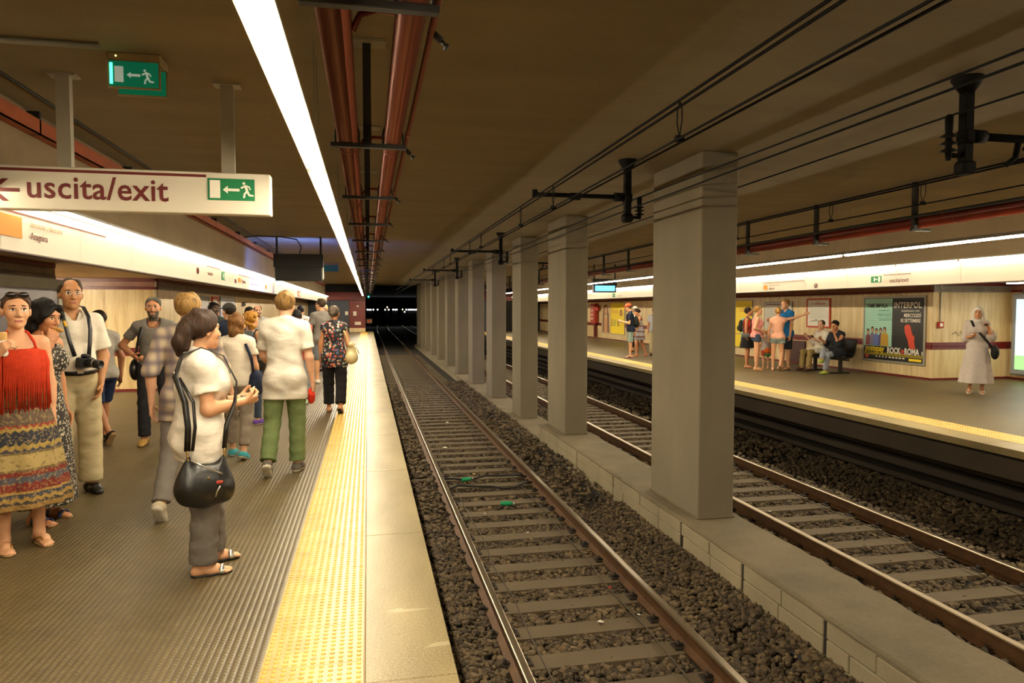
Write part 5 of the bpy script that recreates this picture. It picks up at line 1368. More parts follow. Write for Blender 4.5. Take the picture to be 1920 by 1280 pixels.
        if st == 'long':
            for q in (-1, 1): g2.add(K((q*.06, -.04, .03), (q*.085, -.04, -.20), .04, .035), .03)
            g2.add(K((0, -.08, .03), (0, -.10, -.24), .065, .06), .03); g2.wr = folds(.006, 70, 70, 25, 12)
        if st == 'curly':
            rr = random.Random(4)
            for q in range(26):
                a = rr.uniform(math.pi*.95, math.pi*2.05); z_ = rr.uniform(-.12, .09); g2.add(E((.095*math.cos(a), -.02+.105*math.sin(a), z_), (.034, .034, .034)), .012)
            g2.wr = folds(.008, 90, 90, 90, 13)
        D['hair'] = piece('hair', g2, m_hr, .0065 if detail == 2 else (.011 if h < .0175 else .014), lo=g2.lo-.02, hi=g2.hi+.02)
    if extra: extra(D)
    return D
# ------------------------------------------------------------------ the people of the left platform
def world(D, p):
    r = D['root']; a = r.rotation_euler[2]; q = Rz(a)@A3(*p); return (q[0]+r.location[0], q[1]+r.location[1], q[2]+r.location[2])
def item(D, name, label, cat, anchor, group=None):
    return thing(name, label, cat, world(D, anchor), D['root'].rotation_euler[2], group)
def sdfpart(t, nm, f, mat, h, anchor=(0, 0, 0), lo=None, hi=None, zn=None):
    p, q = polygonize(f, f.lo-.01 if lo is None else lo, f.hi+.01 if hi is None else hi, h)
    return link(nm, mesh_np(nm, [(p-A3(*anchor), q)], mat if isinstance(mat, list) else [mat], zn), t)
def ribbon(nm, pts, w, th, mat, t, wdir=None):
    """flat strap along points; wdir a width direction or one per point"""
    P = [Vector(p) for p in pts]; vs = []; fs = []
    for i, p in enumerate(P):
        a, b_ = P[max(i-1, 0)], P[min(i+1, len(P)-1)]; tn = (b_-a).normalized()
        wd = Vector(wdir[i] if isinstance(wdir, list) else wdir); wd = (wd-tn*wd.dot(tn)).normalized(); n = tn.cross(wd)
        for sx, sy in ((-1, -1), (1, -1), (1, 1), (-1, 1)): vs.append(p+wd*w/2*sx+n*th/2*sy)
    for i in range(len(P)-1):
        for j in range(4): fs.append((i*4+j, i*4+(j+1) % 4, i*4+4+(j+1) % 4, i*4+4+j))
    fs += [(0, 1, 2, 3), tuple(len(P)*4-4+j for j in range(4))]
    b = MB(); b.smooth = True; b.add(vs, fs); return b.build(nm, mat, t)
def rel(pts, a): return [tuple(np.asarray(p, np.float32)-A3(*a)) for p in pts]
c_white_t = cloth('white_tee', 'd9d0c4', .08); c_white_s = cloth('white_shirt', 'd4cbbd', .06); c_beige = cloth('beige_trousers', 'b8a985', .08); c_grey_tr = cloth('grey_trousers', '6b655f', .15); c_dark = cloth('dark_trousers', '211f22', .2); c_greytee = cloth('grey_tee', '75706a', .1); c_navy = cloth('navy', '1d2436', .15); c_black = cloth('black', '151314', .2); c_denim = cloth('denim', '3c4658', .25, 30); c_ltdenim = cloth('light_denim', '8a9098', .2, 20); c_green = cloth('green_trousers', '66754a', .15); c_brownleather = M('leather_black', '14110f', .35, var=.2, bump=.25, bscale=60)
l_black = M('leather_black', '14110f', .35); m_gold = M('gold_metal', 'b8924a', .3, .9); m_silver = M('silver_metal', 'c8c2b6', .3, .9); m_rubbersole = M('sole_white', 'cfc8ba', .7); m_soledark = M('sole_dark', '1f1a16', .8)
# 1. woman with the orange top
m_oran = cloth('orange_top', 'c23a1c', .15, 30)
skirt_m = bands('tribal_skirt', [(0, '8a6a36'), (.045, '3d3430'), (.07, '9a7a3a'), (.10, '3a3c46'), (.13, 'a08040'), (.15, '74281c'), (.22, '4a4a52'), (.27, '74281c'), (.31, '6a5a38'), (.33, 'a08a58'), (.45, '6a5a38'), (.47, '3a3a48'), (.49, '99803f'), (.53, '2a2d38'), (.64, '99803f'), (.67, '8c2a1c'), (.69, '5a4a3c'), (.82, '8c2a1c'), (.84, '94824e'), (.97, '8c2a1c')], .30, 1.10)
def ex1(D):
    s = D['s']; tt = D['tt']; HT = D['HT']
    # fringe: strands hanging from the chest
    rr = random.Random(2); b = MB()
    for k in range(46):
        a = -1.25+2.5*k/45; x = .165*math.sin(a); y = .115*math.cos(a)+.025
        if rr.random() < .03: continue
        z1 = .05+rr.uniform(-.03, .02); p0 = tt(x*.95, y+.012, .425+.03*math.cos(a)); p1 = tt(x*1.06, y+.012+.052*max(0, math.cos(a*1.15)), .36); p1b = tt(x*1.05, y+.045*max(.3, math.cos(a)), .28); p2 = tt(x*1.07+rr.uniform(-.008, .008), y+.012, z1)
        b.tube([tuple(p0), tuple(p1), tuple(p1b), tuple(p2)], [.008, .0075, .006, .004], 5)
    ob = b.build('fringe', m_oran, D['top']); ob['kind'] = 'stuff'
    for q in (-1, 1):
        pts = [tt(q*.10, .085, .42), tt(q*.085, .07, .50), tt(q*.06, .03, .565), tt(q*.03, -.05, .585)]; MB().tube([tuple(p) for p in pts], .009, 6).build('halter_strap', m_oran, D['top'])
    # sunglasses pushed up into the hair
    t = item(D, 'sunglasses', 'sunglasses pushed up on the head above the orange top', 'sunglasses', HT((0, .05, .11)), None); an = HT((0, .05, .11))
    for q in (-1, 1):
        f = F(.005); f.add(el(HT((q*.036, .068, .112)), np.array((.032, .012, .022))*s, D['HR'])); sdfpart(t, 'lens', f, M('lens_dark', '1c1310', .15), .004, an)
        MB().tube(rel([HT((q*.065, .055, .10)), HT((q*.09, .0, .07)), HT((q*.092, -.04, .05))], an), .004, 6).build('temple', l_black, t)
    MB().tube(rel([HT((-.012, .075, .115)), HT((.012, .075, .115))], an), .004, 6).build('bridge', l_black, t)
    # ice cream
    c = D['palmR']+D['hsR']*.035
    t = item(D, 'ice_cream', 'ice cream bar in white wrapper held before the orange top', 'ice cream', tuple(c))
    up = nrm(A3(0, .1, 1)); 
    f = F(.006); f.add(rc(A3(0, 0, .015), A3(0, 0, .075), .024, .023, (A3(0, 1, 0), .6))); f.cut((0, 0, .088), (0, 0, 1)); sdfpart(t, 'bar', f, M('ice_cream_tan', 'c89c5c', .6, var=.3, vscale=40), .004)
    f = F(.006); f.add(rc(A3(0, 0, -.05), A3(0, 0, .03), .020, .030, (A3(0, 1, 0), .7))); f.cut((0, 0, .035), (.2, 0, 1)); f.wr = folds(.004, 120, 120, 90, 3); sdfpart(t, 'wrapper', f, M('wrapper_white', 'd8d2c8', .4), .004)
P1 = person('person in orange fringed halter top and patterned long skirt holding an ice cream', (-2.33, 5.26), (.62, -.78), 1.73, 'f', 'fair', .011, girth=1.03, head=(-.10, -.03, 0), twist=.0,
    armR=((.45, .25, -1), (-.52, .62, .92)), armL=((-.14, .0, -1), (-.02, .10, -1)), curl=(.75, .3), palmR=(-1, .1, .3), legR=((.03, .08, -1), (.0, -.05, -1)), legL=((-.02, -.03, -1), (0, -.02, -1)), footR=(.1, 0), footL=(-.05, 0),
    top=dict(mat=m_oran, sleeve=0, strap=.115, hem=.10, neck=.47, dip=.06, o=.012, name='halter_top'), bottom=dict(kind='skirt', mat=skirt_m, waist=.20, zb=.30, rb=.30, rt=.13, pleats=13, amp=.06, fy=.8),
    shoes=dict(kind='thong', mat=m_gold, sole=M('sole_tan', 'a8865a', .8)), hair=dict(style='bun', col='4a3020', vol=.008, line=.075), detail=2, extra=ex1)
# 2. woman in the patterned dress eating
dress_m = spots('leopard_dress', '2a2622', ['b5aa94', 'a39780', 'c2b7a0'], 46, .40)
def ex2(D):
    HT = D['HT']; c = HT((0, .118, -.068)); t = item(D, 'pastry', 'small pastry eaten by the person in the speckled dress', 'food', tuple(c))
    f = F(.01); f.add(rc(A3(0, -.02, 0), A3(0, .035, -.01), .016, .013)); sdfpart(t, 'pastry', f, M('pastry', 'd0a04e', .6, var=.3, vscale=50), .004)
P2 = person('person in speckled grey dress eating beside the orange top', (-2.45, 5.86), (.93, -.36), 1.69, 'f', 'tan', .011, girth=1.10, lean=.06, head=(.0, .16, 0),
    armR=((.18, .62, -.85), (-.36, .10, 1)), armL=((-.1, -.02, -1), (-.02, .2, -1)), curl=(.9, .3), palmR=(-.6, -.6, .3), legR=((.02, .10, -1), (0, -.02, -1)), legL=((-.02, -.02, -1), (0, -.06, -1)),
    top=dict(mat=dress_m, sleeve=0, strap=.13, hem=-.04, neck=.50, dip=.05, name='dress_bodice'), bottom=dict(kind='skirt', mat=dress_m, waist=.14, zb=.14, rb=.24, rt=.135, pleats=9, amp=.05, name='dress_skirt'),
    shoes=dict(kind='strap', mat=M('strap_blue', '3d4e86', .5), mat2=M('strap_navy', '22263c', .5), sole=M('sole_tan', 'a8865a', .8)), hair=dict(style='bob', col='0e0b0a', vol=.016, line=.06, low=-.09, fringe=True), detail=2, extra=ex2)
# 3. man with the camera
def ex3(D):
    s = D['s']; tt = D['tt']; tp = D['tp']; HT = D['HT']
    for q in (-1, 1):
        b = MB(); v = [tt(q*.012, .095, .50), tt(q*.055, .09, .475), tt(q*.078, .035, .545), tt(q*.055, -.02, .585), tt(q*.05, .045, .57)]; b.add([tuple(p) for p in v], [(0, 1, 2, 4), (2, 3, 4)]); o = b.build('collar', c_white_s, D['top']); md = o.modifiers.new('t', 'SOLIDIFY'); md.thickness = .006
    for k in range(5):
        b = MB(); p = tt(0, .125, .42-.08*k); b.lathe([(.002, 0), (.006, 0), (.006, .003), (.002, .003)], 8, tuple(p), 'y'); b.build('button', c_white_s, D['top'])
    # glasses
    t = item(D, 'glasses', 'thin-rimmed glasses of the person with the camera', 'glasses', tuple(HT((0, .1, .01)))); an = HT((0, .1, .01))
    for q in (-1, 1):
        pts = [HT((q*.032+.021*math.cos(a), .103, .008+.015*math.sin(a))) for a in [k*6.283/14 for k in range(14)]]; MB().tube(rel(pts, an), .0016, 5, closed=True).build('rim', m_silver, t)
        MB().tube(rel([HT((q*.054, .10, .012)), HT((q*.080, .03, .014)), HT((q*.082, -.01, .01))], an), .0016, 5).build('temple', m_silver, t)
    MB().tube(rel([HT((-.011, .106, .012)), HT((.011, .106, .012))], an), .0016, 5).build('bridge', m_silver, t)
    # camera
    c = tt(-.015, .235, .175); t = item(D, 'camera', 'black camera with long lens hanging on the white shirt', 'camera', tuple(c))
    ang = Euler((-.12, 0, .55)); k_ = M('camera_black', '17161a', .4)
    b = MB(); b.box((-.07, -.03, -.048), (.07, .035, .042), .012); b.box((-.03, -.02, .04), (.03, .045, .07), .012); b.box((-.075, .02, -.045), (-.04, .055, .035), .012); b.build('camera_body', k_, t, (0, 0, 0), ang)
    b = MB(); b.lathe([(.002, .035), (.033, .035), (.035, .06), (.033, .10), (.038, .105), (.038, .15), (.036, .165), (.030, .166), (.028, .15), (.002, .15)], 20, axis='y'); b.build('lens', k_, t, (0, 0, 0), ang)
    b = MB(); b.lathe([(.0335, .098), (.0385, .098), (.0385, .104), (.0335, .104)], 20, axis='y'); b.build('lens_ring', m_silver, t, (0, 0, 0), ang)
    L = [tt(.05, -.05, .622), tt(.082, .03, .612), tt(.088, .115, .545), tt(.078, .160, .44), tt(.062, .172, .34), tt(.035, .195, .22)]; R_ = [tt(-.05, -.05, .622), tt(-.082, .03, .612), tt(-.092, .115, .535), tt(-.09, .160, .43), tt(-.08, .172, .32), tt(-.06, .205, .215)]
    for pts in (L, R_): ribbon('neck_strap', rel(pts, c), .032, .004, k_, t, [(1, 0, 0)]*6)
    ribbon('strap_logo', rel([tt(.0845, .136, .50), tt(.0795, .156, .455)], c), .02, .009, M('strap_yellow', 'd0a020', .5), t, (1, 0, 0))
    # small rucksack strap on his right shoulder
    t = item(D, 'rucksack', 'dark rucksack on the shoulder of the person with the camera', 'rucksack', tuple(tt(.05, -.2, .25))); an = tt(.05, -.2, .25)
    f = F(.03); f.add(el(tt(.03, -.20, .28), (.13, .07, .18), D['Tt'])); sdfpart(t, 'sack', f, M('rucksack_grey', '3a3733', .8), .012, an)
    ribbon('shoulder_strap', rel([tt(.13, -.12, .50), tt(.135, -.02, .572), tt(.14, .08, .53), tt(.15, .12, .42), tt(.165, .07, .28)], an), .05, .012, M('rucksack_grey', '3a3733', .8), t, [(1, 0, 0)]*5)
P3 = person('person in white shirt and beige trousers with a camera round the neck', (-2.52, 6.68), (.60, -.80), 1.88, 'm', 'olive', .011, girth=1.06, belly=.035, head=(-.12, -.03, 0),
    armR=((.10, -.05, -1), (.0, .25, -1)), armL=((-.22, -.02, -1), (.25, .45, -.85)), legR=((.02, .03, -1), (0, -.04, -1)), legL=((-.06, .0, -1), (0, -.02, -1)),
    top=dict(mat=c_white_s, sleeve=.78, loose=.022, hem=.09, neck=.545, dip=.035, o=.018, name='shirt'), bottom=dict(kind='trousers', mat=c_beige, waist=.115, o=.022, belt=l_black, kneer=.082, hemr=.088, len=1.95), shoes=dict(kind='shoe', mat=l_black, sole=m_soledark), hair=dict(style='recede', col='3d342b', vol=.010, line=.085, low=-.05), detail=2, extra=ex3)
# 4. walker hidden behind the camera man
def ex4(D):
    c = D['palmL']; t = item(D, 'water_bottle', 'pale blue bottle carried by the walker in blue shorts', 'bottle', tuple(c)); b = MB(); b.lathe([(.005, -.09), (.03, -.09), (.032, -.08), (.032, .06), (.014, .09), (.014, .105), (.005, .105)], 12); b.build('bottle_body', M('bottle_pale', 'a9bfd0', .3), t); b = MB(); b.lathe([(.005, .105), (.016, .105), (.016, .122), (.005, .122)], 10); b.build('cap', M('cap_blue', '3a5a9a', .4), t)
P4 = person('walker in blue shorts and dark loafers half hidden behind the beige trousers', (-3.12, 9.2), (-.75, .65), 1.62, 'm', 'tan', .014, lean=.05, armL=((-.1, .3, -1), (.1, .7, -.6)), armR=((.15, -.35, -1), (.0, .1, -1)), legR=((.0, .30, -1), (.0, .05, -1)), legL=((0, -.10, -1), (0, -.75, -1)), footL=(0, -.9),
    top=dict(mat=cloth('pale_grey_tee', 'b5afa6'), sleeve=.7, hem=-.06), bottom=dict(kind='shorts', mat=cloth('blue_shorts', '263352', .15), len=.9, hemr=.085), shoes=dict(kind='shoe', mat=cloth('loafer', '2a2420'), sole=M('sole_tan', 'a8865a', .8)), hair=dict(style='short', col='2a1c12'), extra=ex4)
# 5. bearded man, hand on hip
def ex5(D):
    tt = D['tt']; c = tt(-.22, .02, .05); t = item(D, 'shoulder_bag', 'black shoulder bag of the person with hand on hip', 'bag', tuple(c))
    f = F(.02); f.add(el(tt(.22, -.05, -.02), (.06, .13, .13), D['Tt'])); sdfpart(t, 'bag_body', f, l_black, .012, c)
    ribbon('strap', rel([tt(.21, .05, .08), tt(.15, .125, .30), tt(.115, .10, .46), tt(.105, .0, .565), tt(.11, -.10, .46), tt(.19, -.10, .1)], c), .035, .005, l_black, t, [(0, 0, 1), (1, 0, .3), (1, 0, 0), (1, 0, 0), (1, 0, 0), (0, 0, 1)])
    MB().tube([tuple(tt(.06*math.cos(a), .045+.06*math.sin(a), .55-.07*max(0, math.sin(a)))) for a in [k*.5236 for k in range(12)]], .004, 5, closed=True).build('necklace', l_black, D['root'])
P5 = person('person in grey tee with hand on hip near the passage', (-2.50, 8.95), (.10, -.99), 1.76, 'm', 'tan', .013, head=(.08, 0, 0), armR=((.80, -.25, -1), (-.62, .70, -.45)), armL=((-.25, .05, -1), (-.05, .2, -1)), curl=(.8, .35), palmR=(-1, .2, 0), legR=((.07, .02, -1), (.02, -.02, -1)), legL=((-.06, 0, -1), (0, -.03, -1)),
    top=dict(mat=c_greytee, sleeve=.62, hem=.0, neck=.54, dip=.06), bottom=dict(kind='trousers', mat=cloth('charcoal_trousers', '2c2b30', .2), hemr=.068, waist=.1), shoes=dict(kind='shoe', mat=cloth('tan_shoes', 'b08a4a'), sole=M('sole_tan', 'a8865a', .8)), hair=dict(style='short', col='4f4a42', vol=.009, line=.078), beard=True, extra=ex5)
# 6. man in the plaid shirt walking away
m_plaid = plaid('shirt', 'b5a48c', '6f6470', '5d5361', .098)
P6 = person('person in plaid shirt and grey trousers walking away along the platform', (-1.43, 5.83), (.10, .99), 1.77, 'm', 'pink', .011, lean=.07, head=(-.35, .0, 0), armL=((-.25, -.35, -1), (-.05, .15, -1)), armR=((.22, .35, -1), (.0, .75, -.7)), legR=((.03, .32, -1), (0, -.05, -1)), legL=((-.04, -.18, -1), (0, -.62, -1)), footL=(-.05, -.85),
    top=dict(mat=m_plaid, sleeve=1.12, loose=.022, hem=-.17, o=.022, neck=.56, dip=.01), bottom=dict(kind='trousers', mat=cloth('grey_chinos', '77706a', .1), kneer=.072, hemr=.066), shoes=dict(kind='sneaker', mat=cloth('pale_shoes', 'b3a68c'), sole=m_rubbersole), hair=dict(style='short', col='8a6a3c', vol=.016, line=.06), detail=2)
# 7. woman in the white tee with the black bag
m_bag = M('bag_leather', '151210', .38, var=.25, bump=.35, bscale=45, bdist=.004)
def ex7(D):
    s = D['s']; tt = D['tt']; tp = D['tp']
    # necklace-like black print at the chest
    MB().tube([tuple(tt(.055+.035*math.sin(k*.9)*(1 if k % 2 else .5), .158-.012*k*.2, .245+.012*k)) for k in range(8)], .004, 5).build('chest_print', l_black, D['top'])
    c = tp(.25, -.03, -.32); t = item(D, 'shoulder_bag', 'large black leather bag of the person in the white tee', 'bag', tuple(c)); an = c
    f = F(.05)
    f.add(rc(tp(.235, -.10, -.335), tp(.235, .085, -.335), .072, .072, (A3(1, 0, 0), .8))); f.add(rc(tp(.235, -.09, -.26), tp(.235, .06, -.26), .07, .07, (A3(1, 0, 0), .8))); f.add(rc(tp(.235, -.105, -.09), tp(.235, -.095, -.28), .022, .075, (A3(1, 0, 0), .7)), .03); f.add(rc(tp(.235, .105, -.09), tp(.235, .075, -.28), .018, .07, (A3(1, 0, 0), .7)), .03); f.add(rc(tp(.235, -.02, -.20), tp(.235, -.01, -.32), .05, .075, (A3(1, 0, 0), .7)), .05)
    f.wr = folds(.006, 30, 34, 22, 21); sdfpart(t, 'bag_body', f, m_bag, .008, an)
    MB().tube(rel([tp(.29, -.10, -.10), tp(.302, -.03, -.145), tp(.305, .05, -.185), tp(.30, .085, -.205)], an), .005, 6).build('zip', m_silver, t); MB().tube(rel([tp(.312, .07, -.275), tp(.315, .05, -.31), tp(.312, .04, -.345)], an), .0045, 6).build('zip', m_silver, t)
    MB().box(rel([tp(.312, .045, -.262)], an)[0], rel([tp(.318, .085, -.242)], an)[0], .003).build('red_tag', M('tag_red', 'b03a26', .5), t)
    for y in (-.115, .105):
        for k in range(2): MB().tube(rel([tp(.245+.018*math.cos(a), y, -.065-.02*k+.018*math.sin(a)) for a in [j*.7854 for j in range(8)]], an), .003, 5, closed=True).build('ring', m_gold, t)
    for (x, y, z) in ((.30, .0, -.22), (.285, -.115, -.10)): MB().lathe([(.001, 0), (.006, 0), (.006, .006), (.001, .006)], 8, rel([tp(x, y, z)], an)[0], 'x').build('stud', m_gold, t)
    sh = tt(.095, -.01, .600)
    ribbon('rear_strap', rel([tp(.245, -.115, -.05), tp(.245, -.11, .10), tt(.225, -.125, .26), tt(.150, -.172, .42), tt(.105, -.125, .552), sh], an), .034, .006, m_bag, t, [(0, 1, 0), (0, 1, 0), (0, 1, .2), (1, 1, 0), (1, .3, 0), (1, 0, 0)])
    ribbon('rear_strap', rel([tp(.25, -.085, -.05), tp(.255, -.07, .10), tt(.250, -.08, .26), tt(.165, -.150, .41)], an), .018, .006, m_bag, t, (0, 1, 0))
    ribbon('front_strap', rel([tp(.245, .105, -.05), tp(.235, .12, .10), tt(.175, .185, .24), tt(.130, .205, .37), tt(.105, .125, .545), sh], an), .026, .006, m_bag, t, [(0, 1, 0), (0, 1, 0), (1, .6, 0), (1, 0, 0), (1, 0, 0), (1, 0, 0)])
    MB().lathe([(.001, 0), (.011, 0), (.011, .006), (.001, .006)], 10, rel([tt(.142, -.180, .44)], an)[0], 'y').build('strap_stud', m_silver, t)
    c = (D['palmR']+D['palmL'])/2; t = item(D, 'phone', 'dark phone between the hands of the person in the white tee', 'phone', tuple(c)); b = MB(); b.box((-.03, -.05, -.005), (.03, .055, .004), .003); b.build('phone_body', M('phone_black', '141417', .25), t)
P7 = person('person in white tee and grey trousers carrying a large black bag', (-.99, 4.55), (.93, .37), 1.605, 'f', 'fair', .010, girth=1.16, lean=.02, head=(.32, -.02, 0), armR=((.12, .08, -1), (-.36, 1, .12)), armL=((-.12, .10, -1), (.34, 1, .10)), curl=(.9, .9), palmR=(-.6, 0, .6), palmL=(.6, 0, .6), legR=((.02, .02, -1), (.0, -.06, -1)), legL=((-.03, .18, -1), (0, .02, -1)), footR=(.12, 0), footL=(-.12, 0),
    top=dict(mat=c_white_t, sleeve=.64, loose=.018, hem=-.15, o=.014, neck=.535, dip=.05, fold=.005), bottom=dict(kind='trousers', mat=c_grey_tr, hemr=.086, kneer=.078, len=1.97, fold=.0035, o=.018), shoes=dict(kind='slide', mat=m_silver, sole=l_black), hair=dict(style='pony', col='35241a', vol=.020, line=.062, fold=.006, tail=[((.0, -.09, .05), (.0, -.135, .0), .055, .055), ((0, -.135, .0), (.01, -.175, -.07), .052, .045), ((.01, -.17, -.06), (.0, -.165, -.145), .045, .02), ((.03, -.13, -.02), (.04, -.14, -.11), .035, .02)]), detail=2, extra=ex7)
# 8. woman with the navy bag
def bagback(D, nm, lab, mat, side=1, z=.0, strapmat=None, size=(.07, .13, .15)):
    tt = D['tt']; tp = D['tp']; c = tp(side*.23, -.02, z); t = item(D, nm, lab, 'bag', tuple(c))
    f = F(.03); f.add(el(tp(side*.22, -.02, z), size, D['T'])); f.add(rc(tp(side*.22, -.10, z+size[2]*.5), tp(side*.22, .06, z+size[2]*.5), .03, .03)); f.wr = folds(.006, 40, 40, 30, 7); sdfpart(t, 'bag_body', f, mat, .011, c)
    ribbon('strap', rel([tp(side*.22, -.09, z+.1), tt(side*.20, -.115, .30), tt(side*.13, -.10, .47), tt(side*.11, .0, .565), tt(side*.13, .10, .46), tt(side*.2, .10, .28), tp(side*.22, .06, z+.1)], c), .03, .006, strapmat or mat, t, [(0, 1, 0), (1, .5, 0), (1, 0, 0), (1, 0, 0), (1, 0, 0), (1, -.5, 0), (0, 1, 0)])
P8 = person('person in cream tee with a navy bag walking near the large black bag', (-1.40, 7.95), (.12, .99), 1.58, 'f', 'fair', .013, head=(-.3, 0, 0), armR=((.18, .1, -1), (.05, .3, -1)), armL=((-.15, .2, -1), (0, .6, -.8)), legR=((.02, -.10, -1), (0, -.35, -1)), footR=(.1, -.4), legL=((-.02, .25, -1), (0, .0, -1)),
    top=dict(mat=cloth('cream_tee', 'd6cbbb', .06), sleeve=.55, hem=-.03, loose=.02), bottom=dict(kind='trousers', mat=cloth('taupe_trousers', '8d8072'), hemr=.058, kneer=.07, len=1.8), shoes=dict(kind='sneaker', mat=cloth('turquoise_shoes', '3f9aa5'), sole=m_rubbersole), hair=dict(style='bob', col='6d4a26', vol=.018), extra=lambda D: bagback(D, 'shoulder_bag', 'navy shoulder bag of the person in the cream tee', cloth('navy_bag', '1b2338', .2), 1, .0))
# 9. man with the grey cap
m_capg = cloth('cap_grey', '3a3836')
def cap(D, col, lab, brim_dir=0.0, group=None):
    HT = D['HT']; s = D['s']; an = HT((0, 0, .08)); t = item(D, 'cap', lab, 'cap', tuple(an)); R = D['HR']@Rz(brim_dir)
    f = F(.01); f.add(el(HT((0, -.015, .045)), np.array((.096, .116, .102))*s, D['HR'])); f.cut(HT((0, 0, .050)), D['HR']@A3(0, 0, -1)); sdfpart(t, 'crown', f, col, .009, an)
    f = F(.01); o = HT((0, 0, .055))
    f.add(rc(o+R@A3(-.035, .10, 0)*s, o+R@A3(.035, .10, 0)*s, .065*s, .065*s, (nrm(D['HR']@A3(0, 0, 1)), .12))); sdfpart(t, 'brim', f, col, .008, an)
P9 = person('person in dark grey cap and navy top in the left crowd', (-2.02, 11.0), (-.5, .85), 1.70, 'm', 'fair', .015, head=(.3, 0, 0), top=dict(mat=c_navy, sleeve=.7, hem=-.05), bottom=dict(kind='trousers', mat=c_dark), shoes=dict(kind='shoe', mat=l_black), hair=dict(style='short', col='2c2018'), extra=lambda D: cap(D, m_capg, 'dark grey cap on a person in the left crowd'))
# 10. curly blonde woman with purple shoes
P10 = person('person in grey vest and jeans with purple shoes', (-1.62, 10.25), (.55, .83), 1.58, 'f', 'fair', .013, head=(-.2, 0, 0), armR=((.3, -.05, -1), (-.05, .9, .1)), armL=((-.2, .1, -1), (.1, .5, -.5)), legR=((.05, .02, -1), (0, -.05, -1)), legL=((-.12, .05, -1), (0, -.05, -1)),
    top=dict(mat=cloth('grey_vest', '5b6168'), sleeve=0, strap=.12, hem=-.06, neck=.52, dip=.04), bottom=dict(kind='trousers', mat=c_denim, hemr=.05, kneer=.06), shoes=dict(kind='sneaker', mat=cloth('purple_shoes', '5a3a86'), sole=m_rubbersole), hair=dict(style='curly', col='a8762e', vol=.02), extra=lambda D: bagback(D, 'handbag', 'black handbag of the person with purple shoes', l_black, 1, .04, size=(.05, .09, .1)))
# 11. others farther back
P11 = person('person in dark green tee near the red-framed notice on the left', (-2.86, 14.0), (.7, -.7), 1.74, 'm', 'dark', .017, top=dict(mat=cloth('dark_green_tee', '2f3a34'), sleeve=.6), bottom=dict(kind='trousers', mat=c_dark), shoes=dict(kind='shoe', mat=l_black), hair=dict(style='short', col='120d0b', vol=.02))
P12a = person('person in peach top looking right in the far left crowd', (-2.68, 16.9), (.9, -.3), 1.66, 'f', 'fair', .017, top=dict(mat=cloth('peach_top', 'c9a184'), sleeve=0, strap=.12), bottom=dict(kind='trousers', mat=c_dark), shoes=dict(kind='shoe', mat=l_black), hair=dict(style='bun', col='1a1210', vol=.016))
P12b = person('person in pale long-sleeved shirt beside the peach top in the crowd', (-2.36, 16.0), (.25, -.97), 1.70, 'm', 'pink', .016, top=dict(mat=cloth('pale_blue_shirt', 'b3b3b4'), sleeve=1.6, loose=.02, hem=-.1), bottom=dict(kind='trousers', mat=c_dark), shoes=dict(kind='shoe', mat=l_black), hair=dict(style='bald', col='6a5036'), beard=True)
# 12. man with green trousers walking away
def ex12(D):
    c = D['palmR']+A3(0, 0, -.05); t = item(D, 'red_pouch', 'bright red pouch in the hand of the person in green trousers', 'pouch', tuple(c)); f = F(.02); f.add(el((0, 0, -.03), (.035, .06, .075))); f.add(rc(A3(0, 0, .03), A3(0, 0, .06), .018, .012)); f.wr = folds(.005, 60, 60, 60, 3); sdfpart(t, 'pouch', f, cloth('red_pouch', 'c4341f'), .008)
P12 = person('person in white tee and green trousers walking away', (-.83, 7.05), (.08, 1.0), 1.79, 'm', 'pink', .011, lean=.05, head=(-.12, .02, 0), armR=((.20, -.12, -1), (.08, .25, -1)), armL=((-.18, .35, -1), (.1, .9, -.5)), legR=((.02, .10, -1), (.0, -.05, -1)), legL=((-.06, -.08, -1), (-.02, -.60, -1)), footL=(-.1, -.75), footR=(.12, 0),
    top=dict(mat=cloth('pale_tee', 'cfc9bd', .08), sleeve=.72, loose=.022, hem=-.20, o=.026, fold=.005), bottom=dict(kind='trousers', mat=c_green, kneer=.078, hemr=.075, o=.02, fold=.003), shoes=dict(kind='sneaker', mat=cloth('grey_shoes', '5a544c'), sole=m_rubbersole), hair=dict(style='short', col='7d5f35', vol=.016, line=.06), detail=2, extra=ex12)
P13 = person('person in mauve top seen from behind in the left crowd', (-1.44, 13.6), (-.2, .98), 1.72, 'f', 'fair', .016, top=dict(mat=cloth('mauve_top', '7a5560'), sleeve=.6), bottom=dict(kind='trousers', mat=c_denim), shoes=dict(kind='shoe', mat=l_black), hair=dict(style='long', col='6a4a28', vol=.016))
# 14. man bent over a phone
def phone(D, lab, w='R'):
    c = D['palm'+w]; t = item(D, 'phone', lab, 'phone', tuple(c)); b = MB(); b.box((-.032, -.004, -.01), (.032, .004, .12), .003); b.build('phone_body', M('phone_black', '141417', .25), t, (0, 0, 0), Euler((-.6, 0, 0)))
P14 = person('person in coral tee, jeans and pale green shoes bent over a phone', (-1.12, 12.35), (-.35, -.94), 1.64, 'm', 'dark', .014, lean=.16, head=(.2, .55, 0), armR=((.15, .15, -1), (-.35, .9, .15)), armL=((-.15, .15, -1), (.35, .9, .15)), curl=(.7, .7), palmR=(0, .2, 1), palmL=(0, .2, 1),
    top=dict(mat=cloth('coral_tee', 'b5574a'), sleeve=.65, hem=-.1), bottom=dict(kind='trousers', mat=c_ltdenim, hemr=.065), shoes=dict(kind='sneaker', mat=cloth('mint_shoes', 'a3b79a'), sole=m_rubbersole), hair=dict(style='short', col='120d0b', vol=.012), extra=lambda D: phone(D, 'phone held by the person in coral tee and pale green shoes'))
